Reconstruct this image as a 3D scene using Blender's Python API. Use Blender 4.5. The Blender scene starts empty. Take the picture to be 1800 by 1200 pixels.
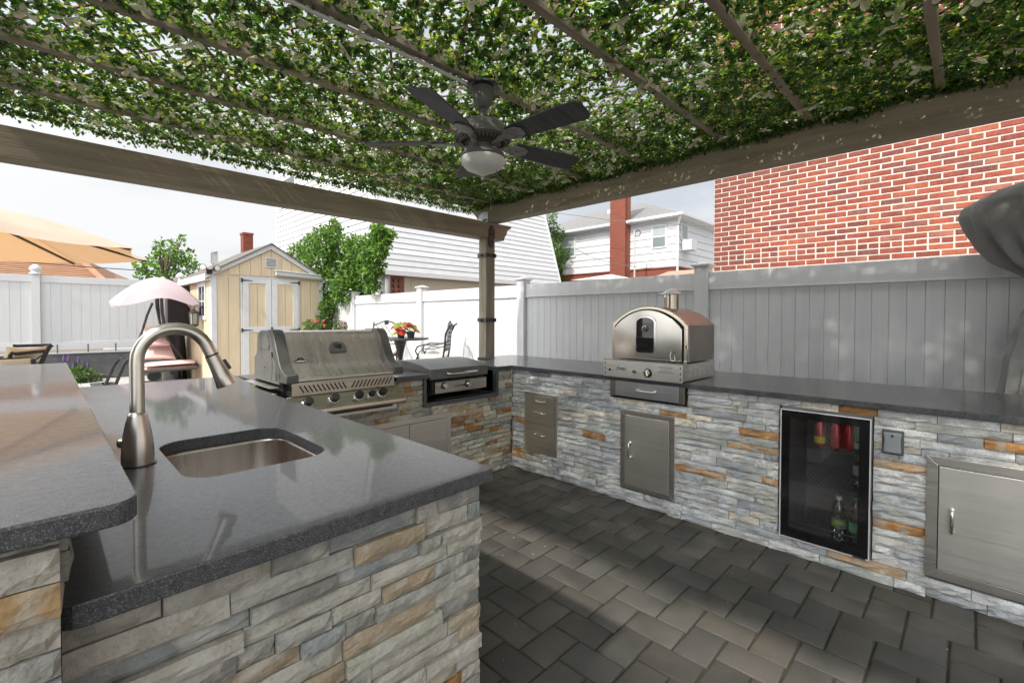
import bpy, math, random
import numpy as np
from mathutils import Vector, Matrix, Euler
R = math.radians
rng = random.Random(7)
sc = bpy.context.scene
col = sc.collection

# ---------------------------------------------------------------- camera
F_PX = 818.0                       # focal length in pixels of an 1800 px wide frame
CAM = Vector((-2.9696, -2.9407, 1.3294))
YAW, PITCH, ROLL = R(44.7), R(-1.1), R(0.17)
fw = Vector((math.cos(YAW)*math.cos(PITCH), math.sin(YAW)*math.cos(PITCH), math.sin(PITCH)))
rt0 = Vector((math.sin(YAW), -math.cos(YAW), 0)); up0 = rt0.cross(fw)
rt = rt0*math.cos(ROLL) + up0*math.sin(ROLL); up = up0*math.cos(ROLL) - rt0*math.sin(ROLL)
cd = bpy.data.cameras.new('camera'); cam = bpy.data.objects.new('camera', cd); col.objects.link(cam)
m3 = Matrix((rt, up, -fw)).transposed()
cam.matrix_world = Matrix.Translation(CAM) @ m3.to_4x4()
cd.sensor_width = 36; cd.lens = 36*F_PX/1800; cd.shift_y = -25/1800
cd.clip_start = 0.02; cd.clip_end = 600
sc.camera = cam

# ---------------------------------------------------------------- sky and sun
SUN_EL, SUN_AZ = 46.0, 186.0         # azimuth of the sun measured from +x, counter-clockwise
w = bpy.data.worlds.new("World"); sc.world = w; w.use_nodes = True
nt = w.node_tree; nt.nodes.clear()
def wn(t, **k):
    n = nt.nodes.new(t)
    for a, b in k.items(): setattr(n, a, b)
    return n
out = wn('ShaderNodeOutputWorld'); bg = wn('ShaderNodeBackground'); bg.inputs[1].default_value = 0.1
sky = wn('ShaderNodeTexSky', sky_type='NISHITA'); sky.sun_disc = False
sky.sun_elevation = R(SUN_EL); sky.sun_rotation = R(90-SUN_AZ); sky.dust_density = 2.0
tc = wn('ShaderNodeTexCoord'); mp = wn('ShaderNodeMapping'); mp.inputs['Scale'].default_value = (1, 1, 3.2)
nz = wn('ShaderNodeTexNoise'); nz.inputs['Scale'].default_value = 1.7; nz.inputs['Detail'].default_value = 6; nz.inputs['Roughness'].default_value = .52
nz2 = wn('ShaderNodeTexNoise'); nz2.inputs['Scale'].default_value = 3.4; nz2.inputs['Detail'].default_value = 5
rmp = wn('ShaderNodeValToRGB'); rmp.color_ramp.elements[0].position = .36; rmp.color_ramp.elements[0].color = (2.85, 3.05, 3.35, 1)
rmp.color_ramp.elements[1].position = .58; rmp.color_ramp.elements[1].color = (4.1, 4.15, 4.2, 1)
cov = wn('ShaderNodeMapRange'); cov.inputs[1].default_value = .28; cov.inputs[2].default_value = .42; cov.inputs[3].default_value = .75; cov.inputs[4].default_value = 1.0
mix = wn('ShaderNodeMix', data_type='RGBA')
L = nt.links.new
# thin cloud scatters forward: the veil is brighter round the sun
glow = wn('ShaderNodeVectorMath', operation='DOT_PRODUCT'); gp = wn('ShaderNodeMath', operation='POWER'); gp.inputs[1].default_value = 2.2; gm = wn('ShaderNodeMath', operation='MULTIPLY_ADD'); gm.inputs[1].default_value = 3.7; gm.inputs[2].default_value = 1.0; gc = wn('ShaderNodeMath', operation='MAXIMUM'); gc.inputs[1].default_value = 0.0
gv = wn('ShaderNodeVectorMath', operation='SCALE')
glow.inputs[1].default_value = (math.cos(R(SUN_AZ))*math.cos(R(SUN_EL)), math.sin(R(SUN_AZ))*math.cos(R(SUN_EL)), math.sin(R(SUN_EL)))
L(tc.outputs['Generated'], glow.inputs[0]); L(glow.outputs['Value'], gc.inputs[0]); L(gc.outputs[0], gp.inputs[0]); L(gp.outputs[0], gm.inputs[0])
L(tc.outputs['Generated'], mp.inputs[0]); L(mp.outputs[0], nz.inputs['Vector']); L(mp.outputs[0], nz2.inputs['Vector'])
L(nz.outputs['Fac'], rmp.inputs[0]); L(nz2.outputs['Fac'], cov.inputs[0]); L(cov.outputs[0], mix.inputs[0])
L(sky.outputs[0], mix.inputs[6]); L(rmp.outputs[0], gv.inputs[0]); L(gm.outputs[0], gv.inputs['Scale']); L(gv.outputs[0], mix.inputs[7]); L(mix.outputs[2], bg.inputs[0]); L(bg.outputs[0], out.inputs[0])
sd = bpy.data.lights.new('sun', 'SUN'); sun = bpy.data.objects.new('sun', sd); col.objects.link(sun)
sd.energy = 2.05; sd.angle = R(1.9); sd.color = (1.0, .93, .82)
sdir = Vector((math.cos(R(SUN_AZ))*math.cos(R(SUN_EL)), math.sin(R(SUN_AZ))*math.cos(R(SUN_EL)), math.sin(R(SUN_EL))))
sun.rotation_euler = sdir.to_track_quat('Z', 'Y').to_euler(); sun.location = (-4, -3, 6)
vs = sc.view_settings; vs.view_transform = 'Standard'; vs.look = 'None'; vs.exposure = 1.22; vs.gamma = 1; vs.use_curve_mapping = False
sc.cycles.max_bounces = 8; sc.cycles.transparent_max_bounces = 8; sc.cycles.diffuse_bounces = 4

# ---------------------------------------------------------------- surveying: where a line of sight meets a real plane of the place
def ray(u, v): return rt*((u-900)/F_PX) + up*((575-v)/F_PX) + fw
def bx(u, v, x): r = ray(u, v); return CAM + r*((x-CAM.x)/r.x)
def by(u, v, y): r = ray(u, v); return CAM + r*((y-CAM.y)/r.y)
def bz(u, v, z): r = ray(u, v); return CAM + r*((z-CAM.z)/r.z)

# ---------------------------------------------------------------- materials
MATS = {}
def mat(name, c=(.5,.5,.5), c2=None, scale=8, rough=.6, metal=0, bump=0, bscale=None, detail=5, speck=None, spscale=300, spamt=.5,
        objcol=False, spec=.5, stretch=None, coat=0, trans=0, rough2=None, lo=.35, hi=.65, stain=None, stscale=2, dist=0, blotch=None, bdist=.01, translucent=None, aniso=0, world=False, coatr=.03):
    if name in MATS: return MATS[name]
    m = bpy.data.materials.new(name); m.use_nodes = True; MATS[name] = m
    t = m.node_tree; N = t.nodes; K = t.links.new; p = N['Principled BSDF']
    p.inputs['Roughness'].default_value = rough; p.inputs['Metallic'].default_value = metal
    p.inputs['Specular IOR Level'].default_value = spec; p.inputs['Coat Weight'].default_value = coat
    p.inputs['Transmission Weight'].default_value = trans; p.inputs['Coat Roughness'].default_value = coatr
    g = N.new('ShaderNodeNewGeometry') if False else None
    tc = N.new('ShaderNodeTexCoord'); vec = tc.outputs['Object']
    if world: vec = N.new('ShaderNodeNewGeometry').outputs['Position']
    if objcol or True:
        oi = N.new('ShaderNodeObjectInfo')
        off = N.new('ShaderNodeVectorMath'); off.operation = 'ADD'
        mul = N.new('ShaderNodeVectorMath'); mul.operation = 'SCALE'; mul.inputs[0].default_value = (37.0, 91.0, 13.0)
        K(oi.outputs['Random'], mul.inputs['Scale']); K(vec, off.inputs[0]); K(mul.outputs[0], off.inputs[1]); vec = off.outputs[0]
    if stretch:
        mp = N.new('ShaderNodeMapping'); mp.inputs['Scale'].default_value = stretch; K(vec, mp.inputs[0]); vec = mp.outputs[0]
    base = None
    def noise(sc_, d=detail, dd=dist):
        n = N.new('ShaderNodeTexNoise'); n.inputs['Scale'].default_value = sc_; n.inputs['Detail'].default_value = d; n.inputs['Distortion'].default_value = dd; K(vec, n.inputs['Vector']); return n
    def mr(src, a, b, c_=0, d_=1):
        r = N.new('ShaderNodeMapRange'); r.inputs[1].default_value = a; r.inputs[2].default_value = b; r.inputs[3].default_value = c_; r.inputs[4].default_value = d_; K(src, r.inputs[0]); return r.outputs[0]
    def mixc(fac, A, B, mode='MIX'):
        x = N.new('ShaderNodeMix'); x.data_type = 'RGBA'; x.blend_type = mode
        for i, s in ((0, fac), (6, A), (7, B)):
            if hasattr(s, 'links') or hasattr(s, 'is_linked'): K(s, x.inputs[i])
            elif i == 0: x.inputs[0].default_value = s
            else: x.inputs[i].default_value = (*s, 1)
        return x.outputs[2]
    n1 = noise(scale)
    A = c
    if objcol: A = oi.outputs['Color']
    if c2 is not None:
        if objcol: base = mixc(mr(n1.outputs['Fac'], lo, hi), A, mixc(1.0, A, c2, 'MULTIPLY'))
        else: base = mixc(mr(n1.outputs['Fac'], lo, hi), A, c2)
    else:
        base = mixc(0.0, A, A) if not objcol else A
    if blotch:
        nb = noise(blotch[1], 6, .6); base = mixc(mr(nb.outputs['Fac'], blotch[2], blotch[2]+.12), base, blotch[0])
    if speck:
        n2 = noise(spscale, 2); base = mixc(mr(n2.outputs['Fac'], .5, .75, 0, spamt), base, speck)
    if stain:
        n3 = noise(stscale, 6, .4); base = mixc(mr(n3.outputs['Fac'], .48, .68, 0, .8), base, stain)
    K(base, p.inputs['Base Color'])
    if rough2 is not None:
        nr = noise(scale*1.3); K(mr(nr.outputs['Fac'], .3, .7, rough, rough2), p.inputs['Roughness'])
    if bump:
        nb = noise(bscale or scale*3, 6); b = N.new('ShaderNodeBump'); b.inputs['Strength'].default_value = bump; b.inputs['Distance'].default_value = bdist
        K(nb.outputs['Fac'], b.inputs['Height']); K(b.outputs[0], p.inputs['Normal'])
    if aniso:
        p.inputs['Anisotropic'].default_value = aniso
    if translucent:
        tr = N.new('ShaderNodeBsdfTranslucent'); tr.inputs[0].default_value = (*translucent[0], 1)
        ms = N.new('ShaderNodeMixShader'); ms.inputs[0].default_value = translucent[1]
        K(p.outputs[0], ms.inputs[1]); K(tr.outputs[0], ms.inputs[2]); K(ms.outputs[0], N['Material Output'].inputs[0])
    m.diffuse_color = (*c, 1)
    return m

# ---------------------------------------------------------------- mesh building
class MB:
    def __init__(s): s.v = []; s.f = []
    def add(s, vs_, fs):
        o = len(s.v); s.v += [tuple(q) for q in vs_]; s.f += [tuple(i+o for i in f) for f in fs]; return s
    def box(s, x0, y0, z0, x1, y1, z1):
        x0, x1 = min(x0, x1), max(x0, x1); y0, y1 = min(y0, y1), max(y0, y1); z0, z1 = min(z0, z1), max(z0, z1)
        return s.add([(x, y, z) for x in (x0, x1) for y in (y0, y1) for z in (z0, z1)],
                     [(0,1,3,2),(4,6,7,5),(0,4,5,1),(2,3,7,6),(0,2,6,4),(1,5,7,3)])
    def obox(s, c, size, M=None, e=None):
        M = M or (Euler(e).to_matrix() if e else Matrix.Identity(3)); c = Vector(c); h = Vector(size)/2
        return s.add([c + M @ Vector((x*h.x, y*h.y, z*h.z)) for x in (-1, 1) for y in (-1, 1) for z in (-1, 1)],
                     [(0,1,3,2),(4,6,7,5),(0,4,5,1),(2,3,7,6),(0,2,6,4),(1,5,7,3)])
    def bar(s, a, b, wd, th, upv=(0, 0, 1)):
        a, b = Vector(a), Vector(b); d = b-a; l = d.length; z = d.normalized(); u = Vector(upv)
        if abs(z.dot(u)) > .98: u = Vector((1, 0, 0))
        x = u.cross(z).normalized(); y = z.cross(x)
        return s.obox((a+b)/2, (wd, th, l), Matrix((x, y, z)).transposed())
    def tube(s, pts, r, n=10, caps=True):
        pts = [Vector(p) for p in pts]; k = len(pts); rs = r if isinstance(r, (list, tuple)) else [r]*k
        vs_ = []; prev = None
        for i, p in enumerate(pts):
            t = (pts[min(i+1, k-1)] - pts[max(i-1, 0)]).normalized()
            if prev is None:
                a = Vector((0, 0, 1)) if abs(t.z) < .9 else Vector((1, 0, 0)); x = a.cross(t).normalized()
            else:
                x = prev - t*prev.dot(t); x = x.normalized() if x.length > 1e-6 else Vector((1, 0, 0))
            prev = x; y = t.cross(x)
            for j in range(n):
                an = 2*math.pi*j/n; vs_.append(p + (x*math.cos(an) + y*math.sin(an))*rs[i])
        fs = [(i*n+j, i*n+(j+1) % n, (i+1)*n+(j+1) % n, (i+1)*n+j) for i in range(k-1) for j in range(n)]
        if caps: fs += [tuple(range(n))[::-1], tuple((k-1)*n+j for j in range(n))]
        return s.add(vs_, fs)
    def lathe(s, prof, c=(0, 0, 0), n=24, axis=(0, 0, 1), a0=0, a1=2*math.pi):
        c = Vector(c); z = Vector(axis).normalized(); a = Vector((1, 0, 0)) if abs(z.x) < .9 else Vector((0, 1, 0)); x = (a - z*a.dot(z)).normalized(); y = z.cross(x)
        full = abs(a1-a0-2*math.pi) < 1e-6; m = n if full else n+1; vs_ = []
        for r, h in prof:
            for j in range(m):
                an = a0 + (a1-a0)*j/n; vs_.append(c + z*h + (x*math.cos(an)+y*math.sin(an))*max(r, 1e-4))
        fs = []
        for i in range(len(prof)-1):
            for j in range(n):
                j2 = (j+1) % m; fs.append((i*m+j, i*m+j2, (i+1)*m+j2, (i+1)*m+j))
        return s.add(vs_, fs)
    def prism(s, poly, ax, a, b):           # polygon given in the two other axes, extruded along ax from a to b
        def P(q, t): return (t, q[0], q[1]) if ax == 'x' else (q[0], t, q[1]) if ax == 'y' else (q[0], q[1], t)
        n = len(poly); vs_ = [P(q, a) for q in poly] + [P(q, b) for q in poly]
        return s.add(vs_, [tuple(range(n)), tuple(range(n, 2*n))[::-1]] + [(i, n+i, n+(i+1) % n, (i+1) % n) for i in range(n)])
    def grid(s, fn, nu, nv, wrapu=False):
        m = nu if wrapu else nu+1
        vs_ = [fn(i/nu, j/nv) for j in range(nv+1) for i in range(m)]
        return s.add(vs_, [(j*m+i, j*m+(i+1) % m, (j+1)*m+(i+1) % m, (j+1)*m+i) for j in range(nv) for i in range(nu)])
    def sheet(s, fn, nu, nv, th):            # grid with thickness along -z
        s.grid(fn, nu, nv)
        s.grid(lambda a, b: tuple(Vector(fn(a, b)) - Vector((0, 0, th))), nu, nv); return s
    def move(s, d): d = Vector(d); s.v = [tuple(Vector(q)+d) for q in s.v]; return s
    def xf(s, M): s.v = [tuple(M @ Vector(q)) for q in s.v]; return s
    def mesh(s, name, off=None):
        m = bpy.data.meshes.new(name); v = s.v
        if off is not None: v = [(q[0]-off[0], q[1]-off[1], q[2]-off[2]) for q in v]
        m.from_pydata(v, [], s.f)
        import bmesh
        bm = bmesh.new(); bm.from_mesh(m); bmesh.ops.recalc_face_normals(bm, faces=bm.faces); bm.to_mesh(m); bm.free()
        m.update(); return m

def root_of(o):
    while o.parent: o = o.parent
    return o
def thing(name, label, cat, loc=(0, 0, 0), group=None, kind=None):
    o = bpy.data.objects.new(name, None); col.objects.link(o); o.location = loc; o.empty_display_size = .1
    if label: o['label'] = label
    if cat: o['category'] = cat
    if group: o['group'] = group
    if kind: o['kind'] = kind
    return o
def part(name, mb, m, parent=None, bevel=0, smooth=False, kind=None, label=None, color=None, seg=2):
    off = root_of(parent).location if parent else None
    me = mb.mesh(name, off); me.materials.append(m)
    if smooth:
        me.polygons.foreach_set('use_smooth', [True]*len(me.polygons))
        try: me.set_sharp_from_angle(angle=R(40))
        except Exception: pass
    o = bpy.data.objects.new(name, me); col.objects.link(o)
    if parent: o.parent = parent
    if bevel:
        b = o.modifiers.new('bevel', 'BEVEL'); b.width = bevel; b.segments = seg; b.limit_method = 'ANGLE'; b.angle_limit = R(35)
    if kind: o['kind'] = kind
    if label: o['label'] = label
    if color: o.color = (*color, 1)
    return o
def solo(name, mb, m, label, cat, loc=None, group=None, kind=None, **k):
    off = Vector(loc) if loc is not None else Vector((0, 0, 0))
    mb.move(-off); o = part(name, mb, m, None, **k); o.location = off
    if label: o['label'] = label
    if cat: o['category'] = cat
    if group: o['group'] = group
    if kind: o['kind'] = kind
    return o
def inst(name, me, parent, loc, rot=(0, 0, 0), scale=(1, 1, 1), color=None):
    o = bpy.data.objects.new(name, me); col.objects.link(o); o.parent = parent
    off = root_of(parent).location if parent else Vector((0, 0, 0))
    o.location = Vector(loc) - off; o.rotation_euler = rot; o.scale = scale
    if color: o.color = (*color, 1)
    return o
def copy_tree(o, parent=None):
    c = o.copy(); col.objects.link(c); c.parent = parent
    for ch in list(o.children): copy_tree(ch, c)
    return c
def text(body, size, m, parent, M, name='lettering', extrude=.0006, align='CENTER', sx=1.0, bold=0):
    cu = bpy.data.curves.new(name, 'FONT'); cu.body = body; cu.size = size; cu.extrude = extrude; cu.align_x = align; cu.align_y = 'CENTER'; cu.offset = bold
    t = bpy.data.objects.new(name, cu); dg = bpy.context.evaluated_depsgraph_get()
    me = bpy.data.meshes.new_from_object(t); bpy.data.objects.remove(t)
    me.transform(M @ Matrix.Diagonal((sx, 1, 1, 1))); off = root_of(parent).location
    me.transform(Matrix.Translation(-off)); me.materials.clear(); me.materials.append(m)
    o = bpy.data.objects.new(name, me); col.objects.link(o); o.parent = parent; return o
def frame_m(o, x, y):
    x = Vector(x).normalized(); y = Vector(y).normalized(); z = x.cross(y)
    M = Matrix((x, y, z)).transposed().to_4x4(); M.translation = Vector(o); return M

steel = mat('brushed_steel', (.80,.775,.73), (.70,.68,.64), scale=3, rough=.27, metal=1, bump=.04, bscale=60, stretch=(1,1,25), rough2=.36)
steel_h = mat('brushed_steel_door', (.80,.775,.725), (.74,.715,.67), scale=1.2, rough=.40, metal=1, stretch=(1,.6,70), rough2=.46)
chrome = mat('polished_steel', (.70,.68,.64), rough=.12, metal=1)
nickel = mat('brushed_nickel', (.74,.69,.61), (.66,.61,.55), scale=4, rough=.25, metal=1, stretch=(1,1,.2), rough2=.32)
darkm = mat('dark_grey_cast_metal', (.115,.118,.11), (.09,.092,.088), scale=30, rough=.45, bump=.1)
blackm = mat('black_metal', (.018,.018,.02), (.03,.03,.032), scale=20, rough=.42)
blackp = mat('black_plastic', (.02,.021,.022), (.03,.03,.03), scale=12, rough=.35)
void = mat('dark_recess', (.006,.006,.006), rough=.9)
granite = mat('dark_granite', (.034,.036,.041), (.058,.060,.066), scale=60, rough=.30, speck=(.26,.26,.27), spscale=420, spamt=.65, bump=.04, bscale=220, rough2=.40, spec=.4, bdist=.002, coat=.50, coatr=.05)
vinyl = mat('white_vinyl', (.59,.59,.595), (.565,.568,.575), scale=5, rough=.42, stretch=(9,9,.5), bump=.02, stain=(.53,.535,.55), stscale=1.4)
vinyl_l = mat('white_vinyl_rear', (.56,.57,.58), (.53,.54,.55), scale=5, rough=.45, stretch=(9,9,.5), stain=(.55,.56,.565), stscale=1.2)
wood = mat('weathered_pergola_wood', (.30,.25,.175), (.20,.165,.115), scale=7, rough=.75, stretch=(.25,3,3), bump=.35, bscale=25, stain=(.22,.20,.14), stscale=1.5)
wood_y = mat('weathered_pergola_wood_crosswise', (.30,.255,.18), (.21,.18,.125), scale=7, rough=.75, stretch=(3,.25,3), bump=.35, bscale=25, stain=(.22,.205,.145), stscale=1.2)
wood_z = mat('weathered_pergola_post_wood', (.32,.28,.21), (.22,.19,.145), scale=7, rough=.75, stretch=(3,3,.25), bump=.3, bscale=25)
stone = mat('split_face_stone', (.4,.4,.4), (.76,.75,.72), scale=22, rough=.8, objcol=True, world=True, bump=.75, bscale=75, detail=9, speck=(.17,.15,.12), spscale=150, spamt=.5, dist=.3, bdist=.006, stain=(.44,.42,.37), stscale=13)
paver = mat('concrete_paver', (.07,.066,.06), (.78,.78,.78), scale=4, rough=.85, objcol=True, bump=.35, bscale=260, speck=(.15,.14,.125), spscale=380, spamt=.5, bdist=.003, stain=(.045,.042,.038), stscale=3)
brickm = mat('red_brick', (.4,.12,.07), (.72,.66,.66), world=True, scale=9, rough=.85, objcol=True, bump=.5, bscale=60, speck=(.45,.27,.21), spscale=45, spamt=.16, bdist=.004)
mortar = mat('pale_mortar', (.55,.49,.44), (.46,.41,.37), scale=12, rough=.95, bump=.3, bscale=60)
# ================================================================ GROUND
conc = mat('garden_concrete', (.42,.41,.38), (.34,.33,.31), scale=1.2, rough=.9, bump=.2, bscale=40, stain=(.28,.27,.25), stscale=.8)
sand = mat('paver_joint_sand', (.028,.026,.020), (.045,.048,.022), scale=14, rough=.95, bump=.5, bscale=90)
solo('ground', MB().box(-150, -150, -.12, 150, 150, -.045), conc, None, None, kind='structure')
patio = thing('patio', None, None, (0, 0, 0), kind='structure')
part('joint_bed', MB().box(-6, -7, -.044, 1.42, 2.2, -.008), sand, patio)
def paver_mesh(lx, ly, seed):
    r = random.Random(seed); g = .003; c = .009; zt = 0
    def ring(ins, z, j): return [(g+ins+r.uniform(-j, j), g+ins+r.uniform(-j, j), z), (lx-g-ins+r.uniform(-j, j), g+ins+r.uniform(-j, j), z), (lx-g-ins+r.uniform(-j, j), ly-g-ins+r.uniform(-j, j), z), (g+ins+r.uniform(-j, j), ly-g-ins+r.uniform(-j, j), z)]
    vs_ = ring(0, -.04, 0) + ring(0, -.009, .0012) + ring(c*.35, -.003, .001) + ring(c, 0, .001)
    mb = MB(); fs = [(12, 13, 14, 15)]
    for k in range(3):
        for i in range(4): fs.append((k*4+i, k*4+(i+1) % 4, (k+1)*4+(i+1) % 4, (k+1)*4+i))
    mb.add(vs_, fs); me = mb.mesh('paver'); me.materials.append(paver)
    me.polygons.foreach_set('use_smooth', [True]*len(me.polygons)); me.set_sharp_from_angle(angle=R(50)); return me
PW, PL = .142, .218
pa = [paver_mesh(PL, PW, i) for i in range(5)]; pb = [paver_mesh(PW, PL, 20+i) for i in range(5)]
cells = []
for i in range(-60, 61):
    for j in range(-40, 41):
        ax = -.262 - PW*i - (PL+PW)*j; ay = -2.61 - PW*i + (PL-PW)*j
        for kind, (x, y, lx, ly) in (('a', (ax, ay, PL, PW)), ('b', (ax-PW, ay, PW, PL))):
            if x > -4.6 and x+lx < .24 and y > -5.2 and y+ly < .32:
                cx, cy = x+lx/2, y+ly/2
                vis = (cx > -2.2 and cx < .06 and cy < .05)
                dv = Vector((cx, cy, 0))-CAM; dep = dv.dot(fw); 
                infr = dep > .4 and abs(dv.dot(rt)/dep) < 1.15 and dv.dot(up)/dep > -.80
                cells.append((0 if (vis and infr) else 1, dep, kind, x, y))
cells.sort()
rest = MB(); 
for k, (a, dep, kind, x, y) in enumerate(cells):
    tone = rng.uniform(.85, 1.15); warm = rng.uniform(-.004, .006)
    colr = (.080*tone+warm*.7, .075*tone, .067*tone-warm*.7)
    if a == 0 and k < 300:
        o = inst('paver', (pa if kind == 'a' else pb)[rng.randrange(5)], patio, (x, y, rng.uniform(-.0012, .0012)), (rng.uniform(-.003, .003), rng.uniform(-.003, .003), 0), color=colr)
    else:
        lx, ly = (PL, PW) if kind == 'a' else (PW, PL)
        rest.box(x+.004, y+.004, -.04, x+lx-.004, y+ly-.004, -.001)
part('outer_pavers', rest, paver, patio, kind='stuff', color=(.06, .056, .051))
# pale strip of slabs in the rear garden
flag = mat('rear_flagstone', (.42,.41,.38), (.33,.32,.30), scale=3, rough=.9, bump=.2)
rp = thing('rear_terrace', None, None, (0, 0, 0), kind='structure')
for ix in range(9):
    for iy in range(9):
        x = -5.2 + ix*.46; y = 6.4 + iy*.46
        part('flagstone', MB().box(x, y, -.044, x+.452, y+.452, .004+rng.uniform(-.001, .002)), flag, rp)

# ================================================================ STONE CLADDING
def stone_mesh(seed, am=1.0):
    r = random.Random(seed); nx, nz = 6, 3; mb = MB(); vs_ = []
    for j in range(nz+1):
        for i in range(nx+1):
            e = (i in (0, nx)) or (j in (0, nz)); 
            y = -.022 + am*r.uniform(-.0070, .0045) + (.005 if e else 0)
            vs_.append((i/nx + (0 if i in (0, nx) else r.uniform(-.05, .05)), y, j/nz + (0 if j in (0, nz) else r.uniform(-.1, .1))))
    m = nx+1; fs = [(j*m+i, j*m+i+1, (j+1)*m+i+1, (j+1)*m+i) for j in range(nz) for i in range(nx)]
    o = len(vs_); border = [i for i in range(m)] + [j*m+nx for j in range(1, nz+1)] + [nz*m+i for i in range(nx-1, -1, -1)] + [j*m for j in range(nz-1, 0, -1)]
    for b in border: vs_.append((vs_[b][0], .006, vs_[b][2]))
    for k in range(len(border)):
        k2 = (k+1) % len(border); fs.append((border[k], border[k2], o+k2, o+k))
    mb.add(vs_, fs); me = mb.mesh('stone'); me.materials.append(stone); return me
STV = [stone_mesh(100+i) for i in range(28)]; STN = [stone_mesh(200+i, .42) for i in range(28)]
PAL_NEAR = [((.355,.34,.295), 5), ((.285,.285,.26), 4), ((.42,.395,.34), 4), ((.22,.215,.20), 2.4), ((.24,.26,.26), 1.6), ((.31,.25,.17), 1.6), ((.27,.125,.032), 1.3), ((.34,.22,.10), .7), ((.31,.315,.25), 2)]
PAL_BACK = [((.44,.40,.32), 5), ((.34,.33,.28), 4), ((.52,.47,.38), 4), ((.24,.24,.23), 2), ((.40,.28,.16), 1.6), ((.31,.15,.045), 1.2), ((.24,.12,.045), .6)]
PAL_RIGHT = [((.42,.44,.46), 6), ((.50,.51,.52), 4), ((.34,.36,.39), 4), ((.50,.46,.40), 1.6), ((.27,.29,.32), 1.6), ((.33,.17,.06), 1.2), ((.38,.26,.16), .9), ((.36,.38,.36), 2)]  # bluish greys: the cast of skylight is put into the stone colour
def pick(pal, r):
    t = r.uniform(0, sum(w_ for _, w_ in pal))
    for c, w_ in pal:
        t -= w_
        if t <= 0: break
    k = r.uniform(.86, 1.14)*1.42; return tuple(x*k for x in c)
def clad(parent, org, face, length, z0, z1, holes, pal, seed, ch=.041, lmin=.09, lmax=.30, limit=300, ends=True, key=None):
    """face '-y': runs along +x ; face '-x': runs along -y.  holes: (s0, s1, z0, z1)"""
    r = random.Random(seed); todo = []; z = z0; prev = []
    while z < z1-.008:
        h = min(r.uniform(ch*.82, ch*1.2), z1-z)
        if z1-(z+h) < .015: h = z1-z
        cuts = [(a, b) for a, b, c, d in holes if z+h*.5 > c and z+h*.5 < d]
        segs = [(0, length)]
        for a, b in cuts:
            ns = []
            for p, q in segs:
                if b <= p or a >= q: ns.append((p, q)); continue
                if a > p: ns.append((p, a))
                if b < q: ns.append((b, q))
            segs = ns
        for p, q in segs:
            s = p
            while s < q-.004:
                l = r.uniform(lmin, lmax)
                if q-(s+l) < lmin*.7: l = q-s
                l = min(l, q-s); todo.append((s, z, l, h)); s += l
        z += h
    if key: todo.sort(key=key)
    for k, (s, z, l, h) in enumerate(todo):
        g = .0012; pr = r.uniform(-.009, .009)
        c = pick(pal, r)
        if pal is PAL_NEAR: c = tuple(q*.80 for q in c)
        me = (STN if pal is PAL_NEAR else STV)[r.randrange(28)]
        if face == '-y':
            inst('stone', me, parent, (org[0]+s+g, org[1]-pr, z+g), (0, 0, 0), (l-2*g, 1, h-2*g), c)
        elif face == '-x':
            inst('stone', me, parent, (org[0]-pr, org[1]-s-g, z+g), (0, 0, R(-90)), (l-2*g, 1, h-2*g), c)
        elif face == '+x':
            inst('stone', me, parent, (org[0]+pr, org[1]+s+g, z+g), (0, 0, R(90)), (l-2*g, 1, h-2*g), c)
core = mat('cement_backer', (.10,.095,.085), (.07,.066,.06), scale=6, rough=.95)
SZ0, SZ1 = .88, .912

def rslab(name, poly, parent, z0=SZ0, z1=SZ1, bev=.004):
    return part(name, MB().prism(poly, 'z', z0, z1), granite, parent, bevel=bev, seg=3)
def arc(cx, cy, r, a0, a1, n=6): return [(cx+r*math.cos(R(a0+(a1-a0)*i/n)), cy+r*math.sin(R(a0+(a1-a0)*i/n))) for i in range(n+1)]

# ---- right run, face in the plane x = 0, running along -y
RR = thing('kitchen_counter', 'long stone-clad counter with dark granite top along the white fence, holding the fridge', 'counter', (.4, -2, 0), group=None)
right_holes = [(.172-.004, .527, .185, .688), (1.132, 1.538, .11, .672), (2.160, 2.592, .095, .846), (2.797, 3.52, .112, .684), (1.06, 1.60, .765, .885)]
part('core', MB().box(.03, -4.3, 0, .78, -3.53, .879).box(.03, -3.53, 0, .78, -2.79, .10).box(.03, -3.53, .69, .78, -2.79, .879).box(.3, -3.53, .10, .78, -2.79, .69)
     .box(.03, -2.79, 0, .78, -2.60, .879).box(.03, -2.60, 0, .78, -2.15, .085).box(.03, -2.6, .855, .78, -2.15, .879).box(.60, -2.6, .085, .78, -2.15, .855).box(.03, -2.15, 0, .78, .0295, .879), core, RR)
clad(RR, (.02, 0), '-x', 4.3, .0, SZ0-.001, right_holes, PAL_RIGHT, 5, ch=.044, lmin=.09, lmax=.34, key=lambda t: t[0])
orange = [(1.66,.80,.11,.036),(1.80,.83,.0,0)]
rslab('granite_top', [(-.035, -4.35), (.89, -4.35), (.815, .0), (.815, .815), (.30,.815), (.40,.62), (-.20,.30), (-.20,-.028), (-.12,-.035)] + [(-.035, -.035)], RR)

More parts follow.
